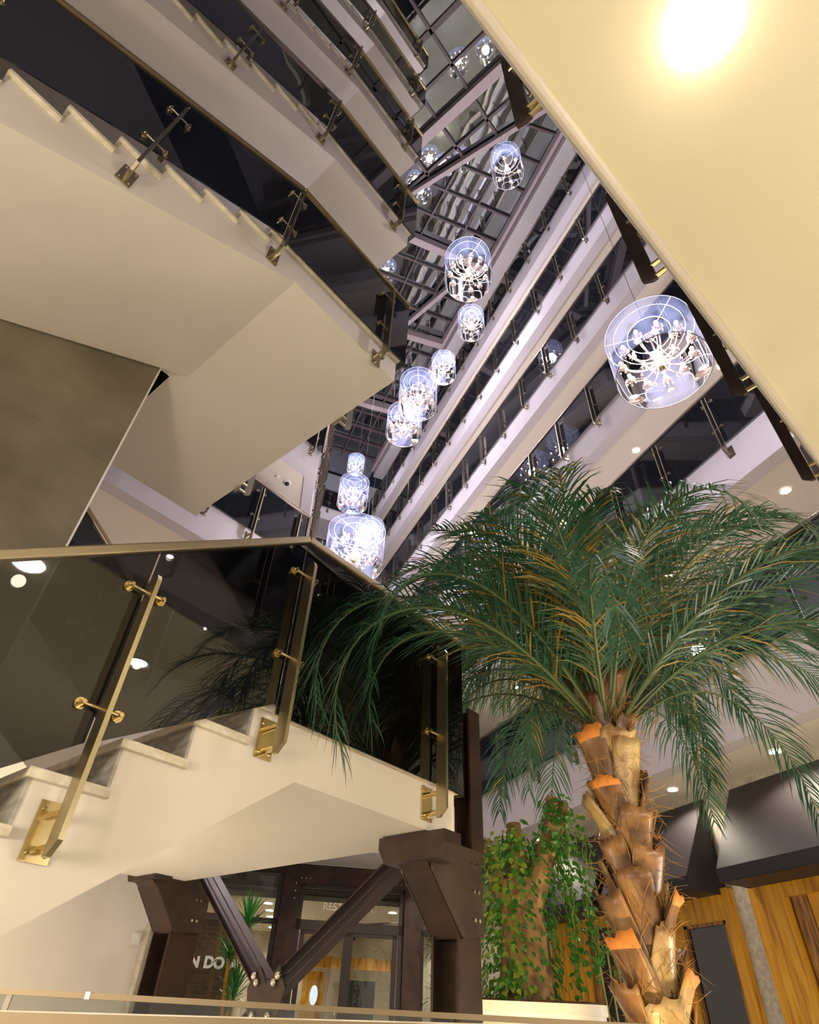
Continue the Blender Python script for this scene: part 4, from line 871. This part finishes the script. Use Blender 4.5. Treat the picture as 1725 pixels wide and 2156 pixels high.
# ------------------------------------------------------------------ dracaenas by the cafe
def dracaena(label, x, y, tufts, m_, cane=True):
    p0 = FO + Matrix.Rotation(-AF, 3, 'Z') @ Vector((x, y, 0)); t = thing('dracaena', label, 'potted plant', p0)
    MB().lathe([(0.17, 0), (0.22, 0.42), (0.23, 0.45), (0.20, 0.45), (0.19, 0.42)], 16).build('pot', WHITE, t)
    for i, (dx, z, n_, L) in enumerate(tufts):
        MB().tube([(dx * .3, 0.02 * i, 0.4), (dx * .7, 0.02 * i, (z + .4) / 2), (dx, 0, z)], 0.035, 8).build('cane', OAK, t); m = MB()
        for j in range(n_):
            an = j * 2.4; el = R(85 - 100 * (j / n_)); c = Vector((dx, 0, z + 0.18 * (1 - j / n_))); d = Vector((math.cos(an) * math.cos(el), math.sin(an) * math.cos(el), math.sin(el))); sd = d.cross(Vector((0, 0, 1)));
            sd = (sd.normalized() if sd.length > .01 else Vector((1, 0, 0))) * 0.024; l_ = L * rl.uniform(.8, 1.1)
            e = c + d * l_ - Vector((0, 0, 0.10 * l_)); mm_ = c + d * l_ * .5 + Vector((0, 0, .03)); m.add([c - sd * .6, c + sd * .6, mm_ + sd, mm_ - sd, e], [(0, 1, 2, 3), (3, 2, 4)])
        m.build('leaf_tuft', m_, t, recalc=False)
    return t
DR = leafmat('dracaena_leaf', (0.05, 0.24, 0.06), (0.03, 0.15, 0.04), .35, .2); DRD = leafmat('dark_dracaena_leaf', (0.02, 0.045, 0.02), (0.012, 0.03, 0.012), .5, .1)
dracaena('bright green dracaena in front of the brick pier, left of the braces', -1.12, -0.55, [(0.02, 2.42, 60, 0.72), (-0.22, 1.95, 54, 0.66), (0.0, 1.3, 54, 0.68)], DR)
dracaena('dark dracaena half hidden by the thick steel column', 2.85, -0.5, [(0.0, 2.3, 34, 0.6), (0.1, 1.5, 30, 0.6)], DRD)

# ------------------------------------------------------------------ foreground handrails
AZ = R(17); fr = Vector((math.cos(AZ), -math.sin(AZ), 0)); fn = Vector((math.sin(AZ), math.cos(AZ), 0))
t = thing('lobby_railing', 'brass-topped glass railing crossing the bottom of the picture', 'railing', tuple(fn * 2.5 + Vector((0, 0, FL))), -AZ)
MB().box(-1.3, 1.05, -0.02, 0.02, 1.043, 1.058).build('handrail', RAILB, t); MB().box(1.05, 1.95, -0.02, 0.02, 1.043, 1.058).build('handrail', BRONZE, t)
for i in range(-1, 4): MB().box(-0.94 + 0.7 * i, -0.94 + 0.7 * i + 0.68, -0.005, 0.005, 0.1, 1.043).build('glass_panel', GLASSC, t)
MB().box(-0.72, -0.705, -0.022, 0.022, 1.042, 1.060).build('joint', CHROME, t)
t = thing('lobby_railing', 'nearest golden rail with a white upper edge, along the bottom left of the picture', 'railing', tuple(fn * 1.9 + Vector((0, 0, FL))), -AZ)
MB().bar((-0.95, 0, 0.972), (1.0, 0, 1.0115), 0.05, 0.050).build('handrail', RAILB, t); MB().bar((-0.95, 0.005, 0.9985), (1.0, 0.005, 1.038), 0.05, 0.003).build('top_strip', TREAD, t)
MB().box(-0.75, 0.95, -0.005, 0.005, 0.05, 0.96).build('glass_panel', GLASSC, t)

# ------------------------------------------------------------------ odds and ends
def dome(x, y, z, label):
    t = thing('ceiling_camera', label, 'camera', (x, y, z)); MB().lathe([(0.09, 0), (0.09, -0.025), (0.06, -0.04)], 16).build('mount', WHITE, t); MB().ball((0, 0, -0.05), 0.055, 12).build('lens_dome', BLACK, t, True)
dome(1.05, 10.19, fb(2) + 0.05, 'small dome camera on the ceiling left of the stacked corner railings'); dome(1.498, 9.949, fb(1) + 0.05, 'small dome camera seen through the near glass beside a downlight')
o = MB().lathe([(0.05, 0), (0.045, -0.03), (0.02, -0.035)], 16, (0.80, 10.10, fb(2) + 0.05)).build('smoke_detector', WHITE); tag(o, 'small white smoke detector beside the ceiling camera', 'smoke detector')
def art(label, s_, z_, sc, m_):
    t = MB().prism([(0, 0), (0.42, 0), (0.42, 0.12), (0.55, 0.12), (0.55, 0), (1.0, 0), (1.0, 0.3), (0.86, 0.3), (0.86, 0.45), (1.0, 0.45), (1.0, 0.8), (0.55, 0.8), (0.55, 0.66), (0.42, 0.66), (0.42, 0.8), (0, 0.8), (0, 0.45), (0.14, 0.45), (0.14, 0.3), (0, 0.3)], 0, 0.04, 'xz').build('wall_art', m_)
    p = SW(s_, 7.84, z_); t.location = p; t.rotation_euler = (0, 0, PH); t.scale = (sc, 1, sc); tag(t, label, 'wall art')
art('dark notched wall panel behind the lower left gallery railing', 3.55, 5.55, 0.95, BLACK)
art('dark red notched wall panel behind the upper left gallery railing', 3.7, 9.15, 0.75, mat('oxblood', (0.10, 0.02, 0.015), 0.4))
o = MB().lathe([(1.6, 0.0), (1.6, 0.012), (0.001, 0.012)], 48, (0.2, 0.6, FL)).build('rug', RUG); tag(o, 'round dark rug on the lobby floor, mirrored in the roof glass', 'rug')
o = MB().lathe([(1.95, 0.0), (1.95, 0.006), (1.62, 0.006), (1.62, 0.0)], 48, (0.2, 0.6, FL)).build('rug_border', RUGB); tag(o, 'golden border ring around the dark rug', 'rug')
